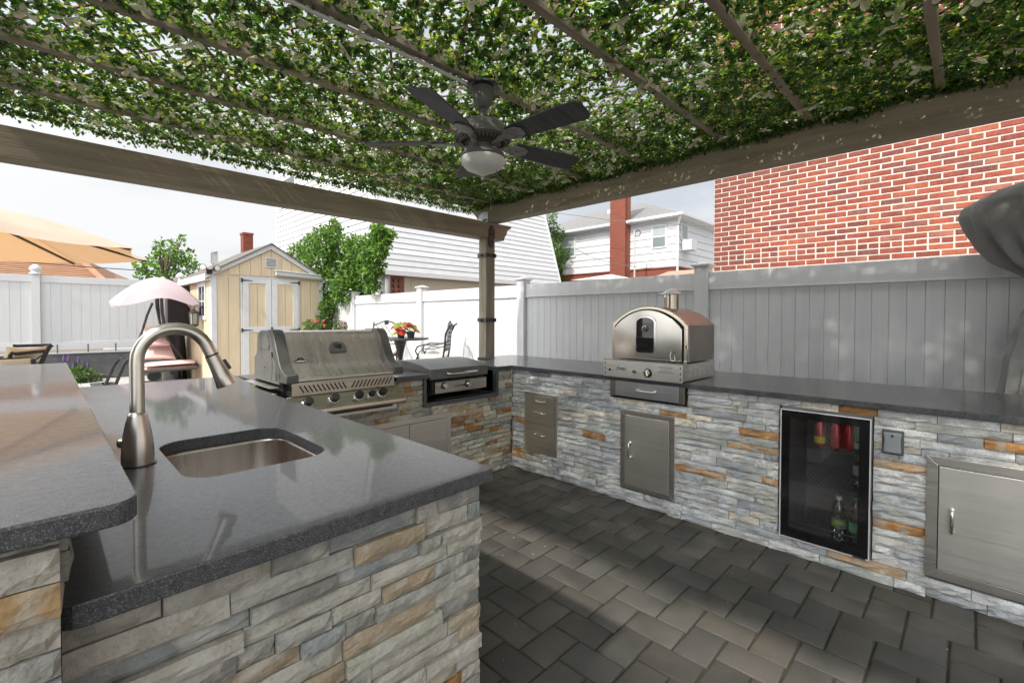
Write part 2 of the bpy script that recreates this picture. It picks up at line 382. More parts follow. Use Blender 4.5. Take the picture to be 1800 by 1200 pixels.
# ---- back run, face in the plane y = 0
BR = thing('kitchen_counter', 'back stone-clad counter between sink and corner, with grill and griddle set in its granite top', 'counter', (-1, .4, 0))
back_holes = [(.0, .0, 0, 0), (.51, 1.37, .24, .585), (.08, .825, .70, .89), (1.135, 1.865, .678, .89)]
part('core', MB().box(-2.8, .03, 0, -2.0, .78, .879).box(-2.0, .03, 0, -1.2, .78, .69).box(-1.2, .03, 0, -.935, .78, .879).box(-.935, .03, 0, -.205, .78, .672).box(-.205, .03, 0, .029, .78, .879).box(-.935, .70, .672, -.205, .78, .879), core, BR)
clad(BR, (-2.07, .02), '-y', 2.07, 0, SZ0-.001, back_holes, PAL_BACK, 9, ch=.041, lmin=.07, lmax=.22, key=lambda t: -t[0])
rslab('granite_top', [(-1.215, -.06), (-1.215, .82), (-.935, .82), (-.935, -.06)] , BR)
rslab('granite_top', [(-.935, .60), (-.935, .82), (-.2, .82), (-.2, .60)], BR)
# granite lined niche for the griddle
part('niche_lining', MB().box(-.955, -.02, .655, -.18, .69, .688).box(-.955, -.02, .6885, -.93, .69, .878).box(-.205, -.02, .6885, -.18, .69, .878), granite, BR, bevel=.002)

# ---- sink run and raised bar
SR = thing('kitchen_counter', 'nearest stone-clad counter with grey granite top holding the undermount sink and faucet', 'counter', (-2.5, -1, 0))
part('core', MB().box(-2.93, -1.93, 0, -2.13, -1.72, .879).box(-2.93, -1.72, 0, -2.13, -.8, .60).box(-2.93, -.8, 0, -2.13, .78, .879).box(-2.20, -1.72, .60, -2.13, -.8, .879).box(-2.93,-1.72,.60,-2.80,-.8,.879), core, SR)
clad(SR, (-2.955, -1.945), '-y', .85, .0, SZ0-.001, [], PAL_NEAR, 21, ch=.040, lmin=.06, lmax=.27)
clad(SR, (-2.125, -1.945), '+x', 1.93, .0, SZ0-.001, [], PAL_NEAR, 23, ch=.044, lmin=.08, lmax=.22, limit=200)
# slab with the sink cut-out, built as a ring
def rrect(x0, y0, x1, y1, r, n=7):
    return arc(x1-r, y1-r, r, 0, 90, n)+arc(x0+r, y1-r, r, 90, 180, n)+arc(x0+r, y0+r, r, 180, 270, n)+arc(x1-r, y0+r, r, 270, 360, n)
SX0, SY0, SX1, SY1 = -2.712, -1.532, -2.335, -1.035
hole = rrect(SX0, SY0, SX1, SY1, .085)
def ring_slab(outer, hole, z0, z1):
    # join outer and hole by nearest angle fan
    mb = MB(); cx = sum(p[0] for p in hole)/len(hole); cy = sum(p[1] for p in hole)/len(hole)
    n = len(hole); an = [math.atan2(p[1]-cy, p[0]-cx) for p in hole]
    def cast(a):
        d = (math.cos(a), math.sin(a)); best = None
        for i in range(len(outer)):
            (x1, y1), (x2, y2) = outer[i], outer[(i+1) % len(outer)]
            ex, ey = x2-x1, y2-y1; det = d[0]*(-ey)+ex*d[1]
            if abs(det) < 1e-9: continue
            t = ((x1-cx)*(-ey)+ex*(y1-cy))/det; s = (d[0]*(y1-cy)-d[1]*(x1-cx))/det
            if t > 0 and -1e-6 <= s <= 1+1e-6 and (best is None or t < best): best = t
        return (cx+d[0]*best, cy+d[1]*best)
    angs = sorted(set([round(a, 6) for a in an] + [round(math.atan2(p[1]-cy, p[0]-cx), 6) for p in outer]))
    def hcast(a):
        d = (math.cos(a), math.sin(a)); best = None
        for i in range(n):
            (x1, y1), (x2, y2) = hole[i], hole[(i+1) % n]; ex, ey = x2-x1, y2-y1; det = d[0]*(-ey)+ex*d[1]
            if abs(det) < 1e-12: continue
            t = ((x1-cx)*(-ey)+ex*(y1-cy))/det; s = (d[0]*(y1-cy)-d[1]*(x1-cx))/det
            if t > 0 and -1e-6 <= s <= 1+1e-6: best = t if best is None else min(best, t)
        return (cx+d[0]*best, cy+d[1]*best)
    O = [cast(a) for a in angs]; H = [hcast(a) for a in angs]; k = len(angs)
    vs_ = [(p[0], p[1], z1) for p in O]+[(p[0], p[1], z1) for p in H]+[(p[0], p[1], z0) for p in O]+[(p[0], p[1], z0) for p in H]; fs = []
    for i in range(k):
        j = (i+1) % k
        fs += [(i, j, k+j, k+i), (2*k+i, 3*k+i, 3*k+j, 2*k+j), (i, 2*k+i, 2*k+j, j), (k+i, k+j, 3*k+j, 3*k+i)]
    return mb.add(vs_, fs)
outer = [(-2.085, -1.985), (-2.085, -.06), (-1.985, -.03), (-1.985, .50), (-1.90,.50), (-1.86, .83), (-2.86, .85), (-2.955, .85), (-2.955, -1.955)] + arc(-2.92, -1.99, .035, 180, 270, 4)
outer = [(-2.085, -1.992), (-2.085, -.03), (-1.985, -.03), (-1.985, .83), (-2.965, .83), (-2.965, -1.985)] + arc(-2.93, -1.987, .035, 180, 270, 4)[1:]
top = part('granite_top', ring_slab(outer, hole, .874, SZ1), granite, SR, bevel=.003, seg=2)
part('granite_top', MB().prism([(-1.98, .50), (-1.22, .50), (-1.22, .83), (-1.98, .83)], 'z', SZ0, SZ1), granite, SR, bevel=.003)
# the bar
BA = thing('raised_bar', 'raised stone-clad bar with grey granite top at the left edge, higher than the sink counter', 'bar', (-3.2, -1, 0))
part('core', MB().box(-3.45, -2.03, 0, -2.985, .68, 1.037), core, BA)
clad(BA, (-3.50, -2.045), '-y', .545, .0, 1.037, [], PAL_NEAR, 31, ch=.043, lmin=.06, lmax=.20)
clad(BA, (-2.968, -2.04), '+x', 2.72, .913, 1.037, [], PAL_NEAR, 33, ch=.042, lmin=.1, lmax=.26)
part('granite_top', MB().prism([(-2.873, -2.05)] + [(-2.873, .72), (-4.05, .72), (-4.05, -2.10)] + arc(-2.908, -2.065, .035, 270, 360, 5), 'z', 1.038, 1.07), granite, BA, bevel=.004, seg=3)
part('support_bracket', MB().box(-2.962, -2.035, 1.015, -2.915, -1.995, 1.0375).box(-2.962,-2.035,.985,-2.95,-1.995,1.015), darkm, BA, bevel=.002)
# ================================================================ PERGOLA
PG = thing('pergola', 'weathered brown wooden pergola roofed with willow lattice and artificial green leaves above the kitchen', 'pergola', (0, 0, 0))
def beam_profile(y0, y1, z0, z1, xe):     # scroll-cut end towards +x
    h = z1-z0
    return [(-4.6, z0), (xe-.11, z0)] + [(xe-.11+.035*math.sin(t)+.012*t, z0+h*.15+h*.55*t/1.57) for t in (0, .5, 1.0, 1.57)] + [(xe, z1-.02), (xe, z1), (-4.6, z1)]
part('beam', MB().prism([(x, z) for x, z in beam_profile(0, 0, 2.205, 2.378, .835)], 'y', .84, 1.005), wood, PG, bevel=.004)
hy = [(-5.2, 2.38), (.98, 2.38), (1.03, 2.44), (1.06, 2.48), (1.13, 2.54), (1.13, 2.56), (-5.2, 2.56)]
part('beam', MB().prism([(y, z) for y, z in hy], 'x', .48, .63), wood_y, PG, bevel=.004)
part('beam', MB().box(-3.36, -5.2, 2.652, -3.22, 1.13, 2.83), wood_y, PG, bevel=.004)
part('beam', MB().box(-4.6, -5.0, 2.205, .84, -4.85, 2.378), wood, PG, bevel=.004)
part('post', MB().box(.452, .845, 0, .582, .965, 2.204), wood_z, PG, bevel=.004)
for x, y in ((-3.92, .855), (-3.92, -4.99), (.452, -4.99)): part('post', MB().box(x, y, 0, x+.13, y+.12, 2.204), wood_z, PG, bevel=.004)
ry = [.76, .14, -.47, -1.07, -1.685, -2.20, -2.80, -3.4, -4.0, -4.6]
for y in ry:
    part('rafter', MB().box(-3.38, y-.02, 2.562, .98, y+.02, 2.65), wood, PG, bevel=.003)
# white painted conduit beside the fan rafter
part('conduit', MB().tube([(-3.05, -1.045, 2.552), (-1.36, -1.045, 2.552)], .009, 8), mat('white_painted_tube', (.6,.6,.6), rough=.3), PG, smooth=True)
# post hardware: strap plate with pointed ends, hinges
part('strap_plate', MB().prism([(.478, 2.125), (.515, 2.098), (.552, 2.125), (.552, 2.205), (.568, 2.205), (.568, 2.30), (.545, 2.338), (.525, 2.352), (.505, 2.338), (.482, 2.30), (.482, 2.205), (.478, 2.205)], 'y', .830, .8395), blackm, PG, bevel=.002)
bo = MB()
for x in (.503, .545):
    for z in (2.165, 2.255): bo.lathe([(.0, .012), (.007, .011), (.009, 0)], (x, .832, z), 8, (0, -1, 0))
part('bolt', bo, blackm, PG)
for z in (2.02, 1.31):
    b = part('post_clamp', MB().box(.438, .833, z-.022, .596, .8445, z+.022).box(.438, .8445, z-.022, .4515, .975, z+.022), mat('dull_zinc', (.09,.09,.09), rough=.5, metal=.6), PG, bevel=.002)
    for x in (.475, .555): part('clamp_bolt', MB().lathe([(0, .022), (.012, .02), (.014, 0)], (x, .834, z), 10, (0, -1, 0)), blackm, b, smooth=True)
    part('clamp_bolt', MB().lathe([(0, .022), (.012, .02), (.014, 0)], (.439, .90, z), 10, (-1, 0, 0)), blackm, b, smooth=True)
jh = MB().box(.42, .80, 2.385, .479, .99, 2.50)
part('joist_plate', MB().prism([(.835, 2.385), (.975, 2.385), (1.0, 2.42), (.99, 2.47), (.93, 2.50), (.835, 2.49)], 'x', .468, .4795), mat('galvanised_steel', (.55,.56,.58), (.42,.43,.45), scale=20, rough=.45, metal=.5), PG, bevel=.001)
jb = MB()
for y in (.865, .90): jb.lathe([(0, .014), (.009, .012), (.011, 0)], (.468, y, 2.405), 8, (-1, 0, 0))
part('bolt', jb, blackm, PG)

# willow lattice: thin crossing strips
will = mat('willow_strip', (.20,.105,.062), (.13,.07,.045), scale=6, rough=.7)
X0, X1, Y0, Y1 = -3.36, .98, -4.7, 1.17
def strip_line(sgn, c):
    # line x = c + sgn*k*(y-Y0)
    k = .62; pts = []
    for y in (Y0, Y1):
        x = c + sgn*k*(y-Y0); pts.append([x, y])
    (xa, ya), (xb, yb) = pts; dx, dy = xb-xa, yb-ya; t0, t1 = 0, 1
    for lo_, hi_, p, d in ((X0, X1, xa, dx),):
        ta, tb = (lo_-p)/d, (hi_-p)/d
        t0, t1 = max(t0, min(ta, tb)), min(t1, max(ta, tb))
    if t1-t0 < .02: return None
    return (xa+dx*t0, ya+dy*t0), (xa+dx*t1, ya+dy*t1)
for sgn, z in ((1, 2.606), (-1, 2.613)):
    c = X0-4.0
    while c < X1+4.0:
        s = strip_line(sgn, c)
        if s: part('lattice_strip', MB().bar((*s[0], z), (*s[1], z), .012, .005), will, PG)
        c += .125
# ---- leaves
def leafmat(name, c, tr, k):
    return mat(name, c, tuple(x*.6 for x in c), scale=9, rough=.38, spec=.45, translucent=(tr, k))
LM = [leafmat('dark_green_leaf', (.026,.070,.020), (.12,.30,.025), .26), leafmat('mid_green_leaf', (.042,.11,.022), (.21,.42,.035), .36), leafmat('yellow_green_leaf', (.12,.18,.025), (.48,.58,.05), .48)]
LM.append(leafmat('tan_backed_leaf', (.34,.27,.19), (.40,.33,.2), .3))
pale = mat('pale_cream_leaf', (.60,.58,.44), (.50,.49,.34), scale=30, rough=.6, translucent=((.6,.58,.42), .35))
LT = np.array([[0,0,0],[.32,.36,.05],[.72,.33,.02],[1,0,-.12],[.72,-.33,.02],[.32,-.36,.05]], float)   # leaf template: base, sides, tip
def leaves(name, P, N_dir, size, parent, mats, weights, seed, width=.62, kind='stuff', curl=1.0, label=None):
    """P: (n,3) leaf bases; N_dir: (n,3) leaf pointing direction"""
    g = np.random.default_rng(seed); n = len(P)
    d = N_dir/np.linalg.norm(N_dir, axis=1, keepdims=True)
    a = g.normal(size=(n, 3)); a[:, 2] += 1.2; s = np.cross(a, d); s /= np.linalg.norm(s, axis=1, keepdims=True); u = np.cross(d, s)
    S = size*g.uniform(.7, 1.25, n)
    T = LT.copy(); T[:, 1] *= width; T[:, 2] *= curl
    cu = g.uniform(.3, 1.6, n)
    V = P[:, None, :] + S[:, None, None]*(T[None, :, 0, None]*d[:, None, :] + T[None, :, 1, None]*s[:, None, :] + (T[None, :, 2, None]*cu[:, None, None])*u[:, None, :]*1.6)
    V = V.reshape(-1, 3); off = np.array(root_of(parent).location) if parent else 0
    V = V - off
    me = bpy.data.meshes.new(name); me.vertices.add(n*6); me.vertices.foreach_set('co', V.ravel())
    base = np.arange(n)[:, None]*6
    F = np.concatenate([base+np.array([[0, 1, 2, 3]]), base+np.array([[0, 3, 4, 5]])], axis=1).reshape(-1)
    me.loops.add(n*8); me.loops.foreach_set('vertex_index', F.astype(np.int32))
    me.polygons.add(n*2); me.polygons.foreach_set('loop_start', np.arange(0, n*8, 4, dtype=np.int32))
    try: me.polygons.foreach_set('loop_total', np.full(n*2, 4, dtype=np.int32))
    except Exception: pass
    for m in mats: me.materials.append(m)
    w_ = np.array(weights, float); idx = g.choice(len(mats), n, p=w_/w_.sum())
    me.polygons.foreach_set('material_index', np.repeat(idx, 2).astype(np.int32))
    me.polygons.foreach_set('use_smooth', np.ones(n*2, dtype=bool))
    me.update(calc_edges=True); me.validate()
    o = bpy.data.objects.new(name, me); col.objects.link(o)
    if parent: o.parent = parent
    if kind: o['kind'] = kind
    if label: o['label'] = label
    return o
g = np.random.default_rng(3)
def lownoise(x, y):
    return (np.sin(x*5.1+1.3*np.sin(y*3.3)+.4)+np.sin(y*6.7+1.9*np.sin(x*2.7)+2.1)+np.sin((x+y)*9.3+1)+np.sin((x-y)*13.1+y*3))/4
nc = 44000
cx = g.uniform(X0+.1, X1-.02, nc); cy_ = g.uniform(Y0+.1, Y1-.01, nc)
# strands run along y every 5.5 cm
cx = np.round(cx/.055)*.055 + g.normal(0, .010, nc)
den = .93 + .30*lownoise(cx, cy_)
for yr in ry: den -= .38*np.exp(-((cy_-yr-.075)/.045)**2)*(.55+.45*np.sin(cx*3.1+yr*5)) + .12*np.exp(-((cy_-yr)/.022)**2)
sp = (cx > -.95) & (cx < .42) & (cy_ > -1.62) & (cy_ < -.15); den[sp] -= .36*(1-np.abs((cx[sp]+.25)/.75)**3)
den[(cx < -1.6) & (cy_ > -.3) & (cy_ < .9)] -= .12
den[cx < .2] -= .07
den[cx > -.15] += .12  # thickened here to hold sun dapples off the fence
keep = g.uniform(0, 1, nc) < den; cx, cy_ = cx[keep], cy_[keep]; n = len(cx)
P = []; D = []
for k in range(5):
    an = g.uniform(0, 6.283, n); tilt = g.uniform(-.55, .2, n)
    P.append(np.stack([cx+g.normal(0, .006, n), cy_+g.normal(0, .006, n), 2.586+g.normal(0, .008, n)], 1)); D.append(np.stack([np.cos(an), np.sin(an), tilt], 1))
P = np.concatenate(P); D = np.concatenate(D)
# fringe along the two visible edges, and hidden leaves added to block sun
ne = 5200  # extra leaves above the beam, out of sight, added to shade the fence
xe_ = g.uniform(.50, .98, ne); Pe = np.stack([xe_, g.uniform(Y0, 1.15, ne), 2.60+g.normal(0, .01, ne)], 1); an = g.uniform(0, 6.283, ne); De = np.stack([np.cos(an), np.sin(an), g.uniform(-.4, .2, ne)], 1)
ng = 24000  # second leaf layer over the lattice, added to stop sun spots on beam and fence
Ph = np.stack([g.uniform(-.45, .50, ng), g.uniform(Y0, 1.10, ng), 2.635+g.normal(0, .012, ng)], 1); an = g.uniform(0, 6.283, ng); Dh = np.stack([np.cos(an), np.sin(an), g.uniform(-.2, .2, ng)], 1)
nf = 2600
xf = g.uniform(X0, .5, nf); Pf = np.stack([xf, 1.165+g.normal(0, .012, nf)+.015*np.sin(xf*9), 2.575-np.abs(g.normal(0, .022, nf))], 1); an = g.uniform(0, 6.283, nf); Df = np.stack([np.cos(an), np.sin(an)+.3, g.uniform(-1.4, .0, nf)], 1)
yf = g.uniform(Y0, .98, nf*2); Pg = np.stack([.455-np.abs(g.normal(0, .03, nf*2)), yf, 2.572-np.abs(g.normal(0, .018, nf*2))+.012*np.sin(yf*11)], 1); an = g.uniform(0, 6.283, nf*2); Dg = np.stack([np.cos(an)-.3, np.sin(an), g.uniform(-1.1, .0, nf*2)], 1)
leaves('leaves', np.concatenate([P, Pe, Ph, Pf, Pg]), np.concatenate([D, De, Dh, Df, Dg]), .030, PG, LM, (.42, .31, .18, .09), 5, width=.66)
# pale trefoil sprigs, one by one
def sprig_mesh(seed):
    r = random.Random(seed); mb = MB()
    for k in range(3):
        a = k*2.1+r.uniform(-.3, .3); d = Vector((math.cos(a), math.sin(a), r.uniform(-.5, -.1))).normalized(); s = Vector((-math.sin(a), math.cos(a), 0)); L_ = r.uniform(.030, .040)
        pts = [(0, 0), (.25, .30), (.62, .36), (.92, .18), (1, 0), (.92, -.18), (.62, -.36), (.25, -.30)]
        v = [d*(p*L_) + s*(q*L_*.85) + Vector((0, 0, -.004*abs(q)*6)) for p, q in pts]
        mb.add(v, [(0, 1, 2, 3, 4), (0, 4, 5, 6, 7)])
    me = mb.mesh('pale_sprig'); me.materials.append(pale); return me
SPM = [sprig_mesh(i) for i in range(6)]
for k in range(290):
    inst('pale_sprig', SPM[k % 6], PG, (rng.uniform(-3.2, .44), rng.uniform(-3.1, 1.15), 2.556+rng.uniform(-.012, .008)), (rng.uniform(-.6, .6), rng.uniform(-.6, .6), rng.uniform(0, 6.28)), (1.3, 1.3, 1.3))

# ================================================================ CEILING FAN
FX, FY = -1.314, -1.081
FN = thing('ceiling_fan', 'dark grey five-blade ceiling fan with white glass light bowl hanging under the leaves', 'ceiling fan', (FX, FY, 2.56))
fgrey = mat('fan_dark_grey', (.125,.122,.11), (.10,.10,.092), scale=8, rough=.5)
part('mounting_plate', MB().lathe([(0, .0), (.085, 0), (.088, -.012), (0, -.014)], (FX, FY, 2.556), 28), blackm, FN, smooth=True)
part('canopy', MB().lathe([(.0, 0), (.056, 0), (.057, -.03), (.053, -.042), (.056, -.05), (.047, -.08), (.028, -.105), (0, -.107)], (FX, FY, 2.542), 32), fgrey, FN, smooth=True)
part('downrod', MB().lathe([(.016, 0), (.016, -.07), (.024, -.075), (.03, -.09)], (FX, FY, 2.44), 16), fgrey, FN, smooth=True)
part('motor_housing', MB().lathe([(.028, 0), (.06, -.008), (.105, -.028), (.128, -.058), (.132, -.078), (.150, -.090), (.152, -.112), (.128, -.130), (.085, -.138), (0, -.138)], (FX, FY, 2.385), 40), fgrey, FN, smooth=True)
vt = MB()
for k in range(40):
    a = k*2*math.pi/40; c, s = math.cos(a), math.sin(a)
    vt.bar((FX+c*.098, FY+s*.098, 2.2475), (FX+c*.140, FY+s*.140, 2.2625), .004, .006)
part('motor_vents', vt, void, FN)
part('light_fitter', MB().lathe([(.052, .05), (.052, .01), (.075, .004), (.112, -.010), (.121, -.028), (.116, -.034), (0, -.03)], (FX, FY, 2.208), 36), fgrey, FN, smooth=True)
bowlm = mat('frosted_glass_bowl', (.85,.84,.80), (.80,.79,.76), scale=14, rough=.35, translucent=((.8,.79,.75), .3))
part('glass_bowl', MB().lathe([(.112, 0), (.118, -.010), (.113, -.034), (.090, -.058), (.050, -.074), (.018, -.090), (.009, -.097), (0, -.100)], (FX, FY, 2.178), 40), bowlm, FN, smooth=True)
part('finial', MB().lathe([(.006, 0), (.010, -.008), (.004, -.018), (0, -.022)], (FX, FY, 2.080), 12), chrome, FN, smooth=True)
part('pull_chain', MB().tube([(FX+.045, FY-.055, 2.21), (FX+.047, FY-.058, 2.075)], .0016, 6), darkm, FN)
part('pull_chain', MB().tube([(FX+.10, FY+.045, 2.17), (FX+.10, FY+.045, 1.955)], .0013, 6).tube([(FX+.10, FY+.045, 1.955),(FX+.10, FY+.045, 1.93)], .004, 6), darkm, FN)
bladem = mat('charcoal_fan_blade', (.085,.088,.096), (.05,.052,.057), scale=6, rough=.62, stretch=(.35, 3.5, 1), dist=1.6, bump=.15, bscale=18, spec=.3)
ironm = mat('cast_blade_iron', (.30,.30,.285), (.15,.15,.14), scale=40, rough=.5, bump=.4, metal=.3)
def blade(a):
    M = Matrix.Translation((0, 0, 2.262)) @ Matrix.Rotation(a, 4, 'Z') @ Matrix.Rotation(R(-13), 4, 'X')
    pr = [(.19, -.052), (.30, -.060), (.48, -.068), (.585, -.070), (.612, -.062), (.625, -.045), (.628, 0), (.625, .045), (.612, .062), (.585, .070), (.48, .068), (.30, .060), (.19, .052)]
    mb = MB().prism(pr, 'z', -.0035, .0035); mb.xf(Matrix.Translation((FX, FY, 0)) @ M)
    part('blade', mb, bladem, FN, bevel=.0015)
    ir = MB().prism([(.10, -.018), (.145, -.014), (.185, -.042), (.235, -.046), (.27, -.025), (.275, 0), (.27, .025), (.235, .046), (.185, .042), (.145, .014), (.10, .018)], 'z', -.014, -.0045)
    ir.bar((.075, 0, -.03), (.15, 0, -.008), .024, .012)
    ir.xf(Matrix.Translation((FX, FY, 0)) @ M); part('blade_iron', ir, ironm, FN, bevel=.004)
for k in range(5): blade(R(-13+72*k))
# ================================================================ WHITE FENCES
FXX = 1.5
def fence_y(root, x, y0, y1, zt, posts, pw, m, zb=.06, post_m=None):
    """fence in the plane x, boards facing -x, between y0 and y1"""
    cur = y0
    ps = sorted(posts); segs = []; a = y0
    for p in ps: segs.append((a, p-.0635)); a = p+.0635
    segs.append((a, y1))
    for p in ps:
        part_post = part('post', MB().box(x-.0635, p-.0635, 0, x+.0635, p+.0635, zt+.045), m, root, bevel=.004)
        z = zt+.0455
        part('post_cap', MB().add([(x+sx*a, p+sy*a, z+h) for a, h in ((.066, 0), (.066, .006), (.086, .022), (.086, .034), (.0, .062)) for sx, sy in ((-1, -1), (1, -1), (1, 1), (-1, 1))],
             [(0, 1, 2, 3)] + [(k*4+i, k*4+(i+1) % 4, k*4+4+(i+1) % 4, k*4+4+i) for k in range(4) for i in range(4)]), m, part_post)
    for a, b in segs:
        if b-a < .05: continue
        a += .0015; b -= .0015
        part('top_rail', MB().box(x-.028, a, zt-.15, x+.028, b, zt).box(x-.034, a, zt-.165, x+.034, b, zt-.150), m, root, bevel=.003)
        part('bottom_rail', MB().box(x-.028, a, zb, x+.028, b, zb+.17), m, root, bevel=.003)
        n = max(1, round((b-a)/pw)); w_ = (b-a)/n
        for i in range(n):
            part('plank', MB().box(x-.011, a+i*w_+.0011, zb+.165, x+.011, a+(i+1)*w_-.0011, zt-.162).box(x-.006, a+i*w_-.001, zb+.165, x+.006, a+i*w_+.003, zt-.162), m, root, bevel=.0016, seg=1)
FR = thing('vinyl_fence', 'white vinyl privacy fence with flat-capped posts running behind the pizza oven and counter', 'fence', (FXX, 2, 0))
fence_y(FR, FXX, -4.6, 9.2, 1.768, [-3.48, -1.098, 1.273, 3.60, 5.97, 8.3], .1023, vinyl)
FY2 = 10.7
FL = thing('vinyl_fence', 'white vinyl fence with gothic-capped post on the grey retaining wall behind the lounge chair', 'fence', (-3, FY2, 0))
pt = [-5.6, -3.05, -.60, 1.7]
a = -8.0
for p in pt+[3.3]:
    b = p-.0635
    if b-a > .1:
        part('top_rail', MB().box(a+.002, FY2-.028, 2.04, b-.002, FY2+.028, 2.185), vinyl_l, FL, bevel=.003)
        part('bottom_rail', MB().box(a+.002, FY2-.028, .64, b-.002, FY2+.028, .80), vinyl_l, FL, bevel=.003)
        n = round((b-a)/.153); w_ = (b-a)/n
        for i in range(n): part('plank', MB().box(a+i*w_+.002, FY2-.011, .795, a+(i+1)*w_-.002, FY2+.011, 2.045).box(a+i*w_-.002, FY2-.007, .795, a+i*w_+.003, FY2+.006, 2.045), vinyl_l, FL, bevel=.002, seg=1)
    if p < 3:
        po = part('post', MB().box(p-.0635, FY2-.0635, .58, p+.0635, FY2+.0635, 2.20), vinyl_l, FL, bevel=.003)
        part('gothic_cap', MB().lathe([(.098, 0), (.098, .02), (.066, .04), (.062, .06), (.092, .095), (.095, .115), (.072, .16), (.028, .20), (0, .206)], (p, FY2, 2.2005), 20), vinyl_l, po, smooth=True)
    a = p+.0635
greyw = mat('painted_grey_wall', (.14,.145,.155), (.105,.108,.118), scale=1.5, rough=.85, bump=.25, bscale=25, speck=(.3,.3,.3), spscale=18, spamt=.25, stain=(.085,.085,.09), stscale=2)
RW = thing('retaining_wall', 'low grey painted masonry wall under the rear white fence', 'wall', (-3, FY2-.1, 0))
part('wall_face', MB().box(-8, FY2-.30, 0, -.80, FY2+.2, .56), greyw, RW, bevel=.01)
part('coping', MB().box(-8.02, FY2-.33, .5605, -.80, FY2+.2, .585), mat('pale_coping', (.30,.30,.31), rough=.8), RW, bevel=.004)
st = MB()
for x in (-2.28, -1.83, -1.32, -2.75): part('stake', MB().box(x-.012, FY2-.26, .585, x+.012, FY2-.235, .76), darkm, RW)
part('string_line', MB().tube([(-7, FY2-.25, .752), (-.9, FY2-.25, .765)], .003, 4), vinyl_l, RW)
# ================================================================ BRICK BUILDING (right)
BX_, BY_ = 3.4, -.443
bb = thing('brick_building', 'tall red brick building with pale mortar rising behind the fence at the right', 'building', (BX_+2, -6, 0))
part('mortar_wall', MB().box(BX_+.0045, -13, 0, BX_+7, BY_-.008, 6.6), mortar, bb)
cm, bl = .0645, .1960; BC = [((.185,.040,.020), 5), ((.16,.036,.021), 4), ((.13,.034,.022), 2), ((.12,.042,.032), 1), ((.22,.058,.026), 2), ((.19,.07,.045), 1)]
bmes = []
for i in range(6):
    r = random.Random(i); mb = MB(); j = lambda a: a+r.uniform(-.0015, .0015); L_, H_ = bl-.0145, cm-.014
    f = [(0, j(.0), j(0)), (0, j(-L_), j(0)), (0, j(-L_), j(H_)), (0, j(0), j(H_))]; b_ = [(.03, 0, 0), (.03, -L_, 0), (.03, -L_, H_), (.03, 0, H_)]
    c_ = [(.003, q[1]*1.0+(.0 if q[1] > -.01 else 0), q[2]) for q in f]; f2 = [(0, q[1]-(.003 if q[1] > -.01 else -.003), q[2]+(.003 if q[2] < .01 else -.003)) for q in f]
    mb.add(f2+c_+b_, [(0, 1, 2, 3)]+[(k*4+i2, k*4+(i2+1) % 4, k*4+4+(i2+1) % 4, k*4+4+i2) for k in range(2) for i2 in range(4)]); me = mb.mesh('brick'); me.materials.append(brickm); bmes.append(me)
near = []; farb = MB(); zr = 1.2; row = 0
while zr < 6.4:
    header = abs(row-14) < .5 or row == 40; step = bl*.5 if header else bl
    y = BY_-.012-(0 if row % 2 else bl*.5); 
    if row % 2 == 0: 
        farb.box(BX_, y+bl*.5-.002, zr, BX_+.03, y+.013, zr+cm-.014)
    while y > -9:
        zc = zr+.03; vis = zc > 1.98 and zc < 3.35 and y > -3.6 and zc < 2.85+.18*(-y)
        if vis: near.append((-y*.2, y, zr, step))
        else: farb.box(BX_, y, zr, BX_+.03, y-step+.0145, zr+cm-.014)
        y -= step
    zr += cm; row += 1
near.sort(key=lambda t: t[1])
for k, (_, y, z, step) in enumerate(near):
    if k < 300:
        c = pick(BC, rng); inst('brick', bmes[rng.randrange(6)], bb, (BX_+rng.uniform(-.002, .002), y, z), (0, 0, 0), (1, (step-.0145)/(bl-.0145), 1), c)
    else: farb.box(BX_, y, z, BX_+.03, y-step+.0145, z+cm-.014)
brickm2 = mat('red_brick_mass', (.185,.042,.022), (.135,.036,.023), scale=3.2, rough=.85, bump=.5, bscale=60, detail=3, speck=(.45,.27,.21), spscale=45, spamt=.16)
part('bricks', farb, brickm2, bb, kind='stuff')
# ================================================================ unseen house, invented out of frame to cast shade over the sink
nh = thing('added_shade_house', 'invented two-storey pale stucco house, unseen left of the yard, added to shade the sink counter', 'house', (-9, -4, 0))
stucco = mat('pale_stucco', (.42,.40,.36), (.36,.34,.31), scale=4, rough=.9, bump=.3, bscale=50)
part('wall', MB().box(-13, -3.7, 0, -7.2, .75, 6.02), stucco, nh)
for y in (-2.7, -.3):
    for z in (1.0, 3.7):
        wf = part('window', MB().box(-7.21, y-.5, z, -7.15, y+.5, z+1.4), vinyl, nh, bevel=.01)
        part('pane', MB().box(-7.148, y-.43, z+.07, -7.14, y+.43, z+1.33), mat('window_glass', (.03,.035,.04), rough=.05, spec=1), wf)
part('roof', MB().prism([(-13.3, 6.025), (-7.15, 6.025), (-7.6, 6.07), (-12.8, 6.07)], 'y', -3.8, .85), mat('grey_shingle', (.13,.13,.13), (.09,.09,.09), scale=9, rough=.95, bump=.4), nh)
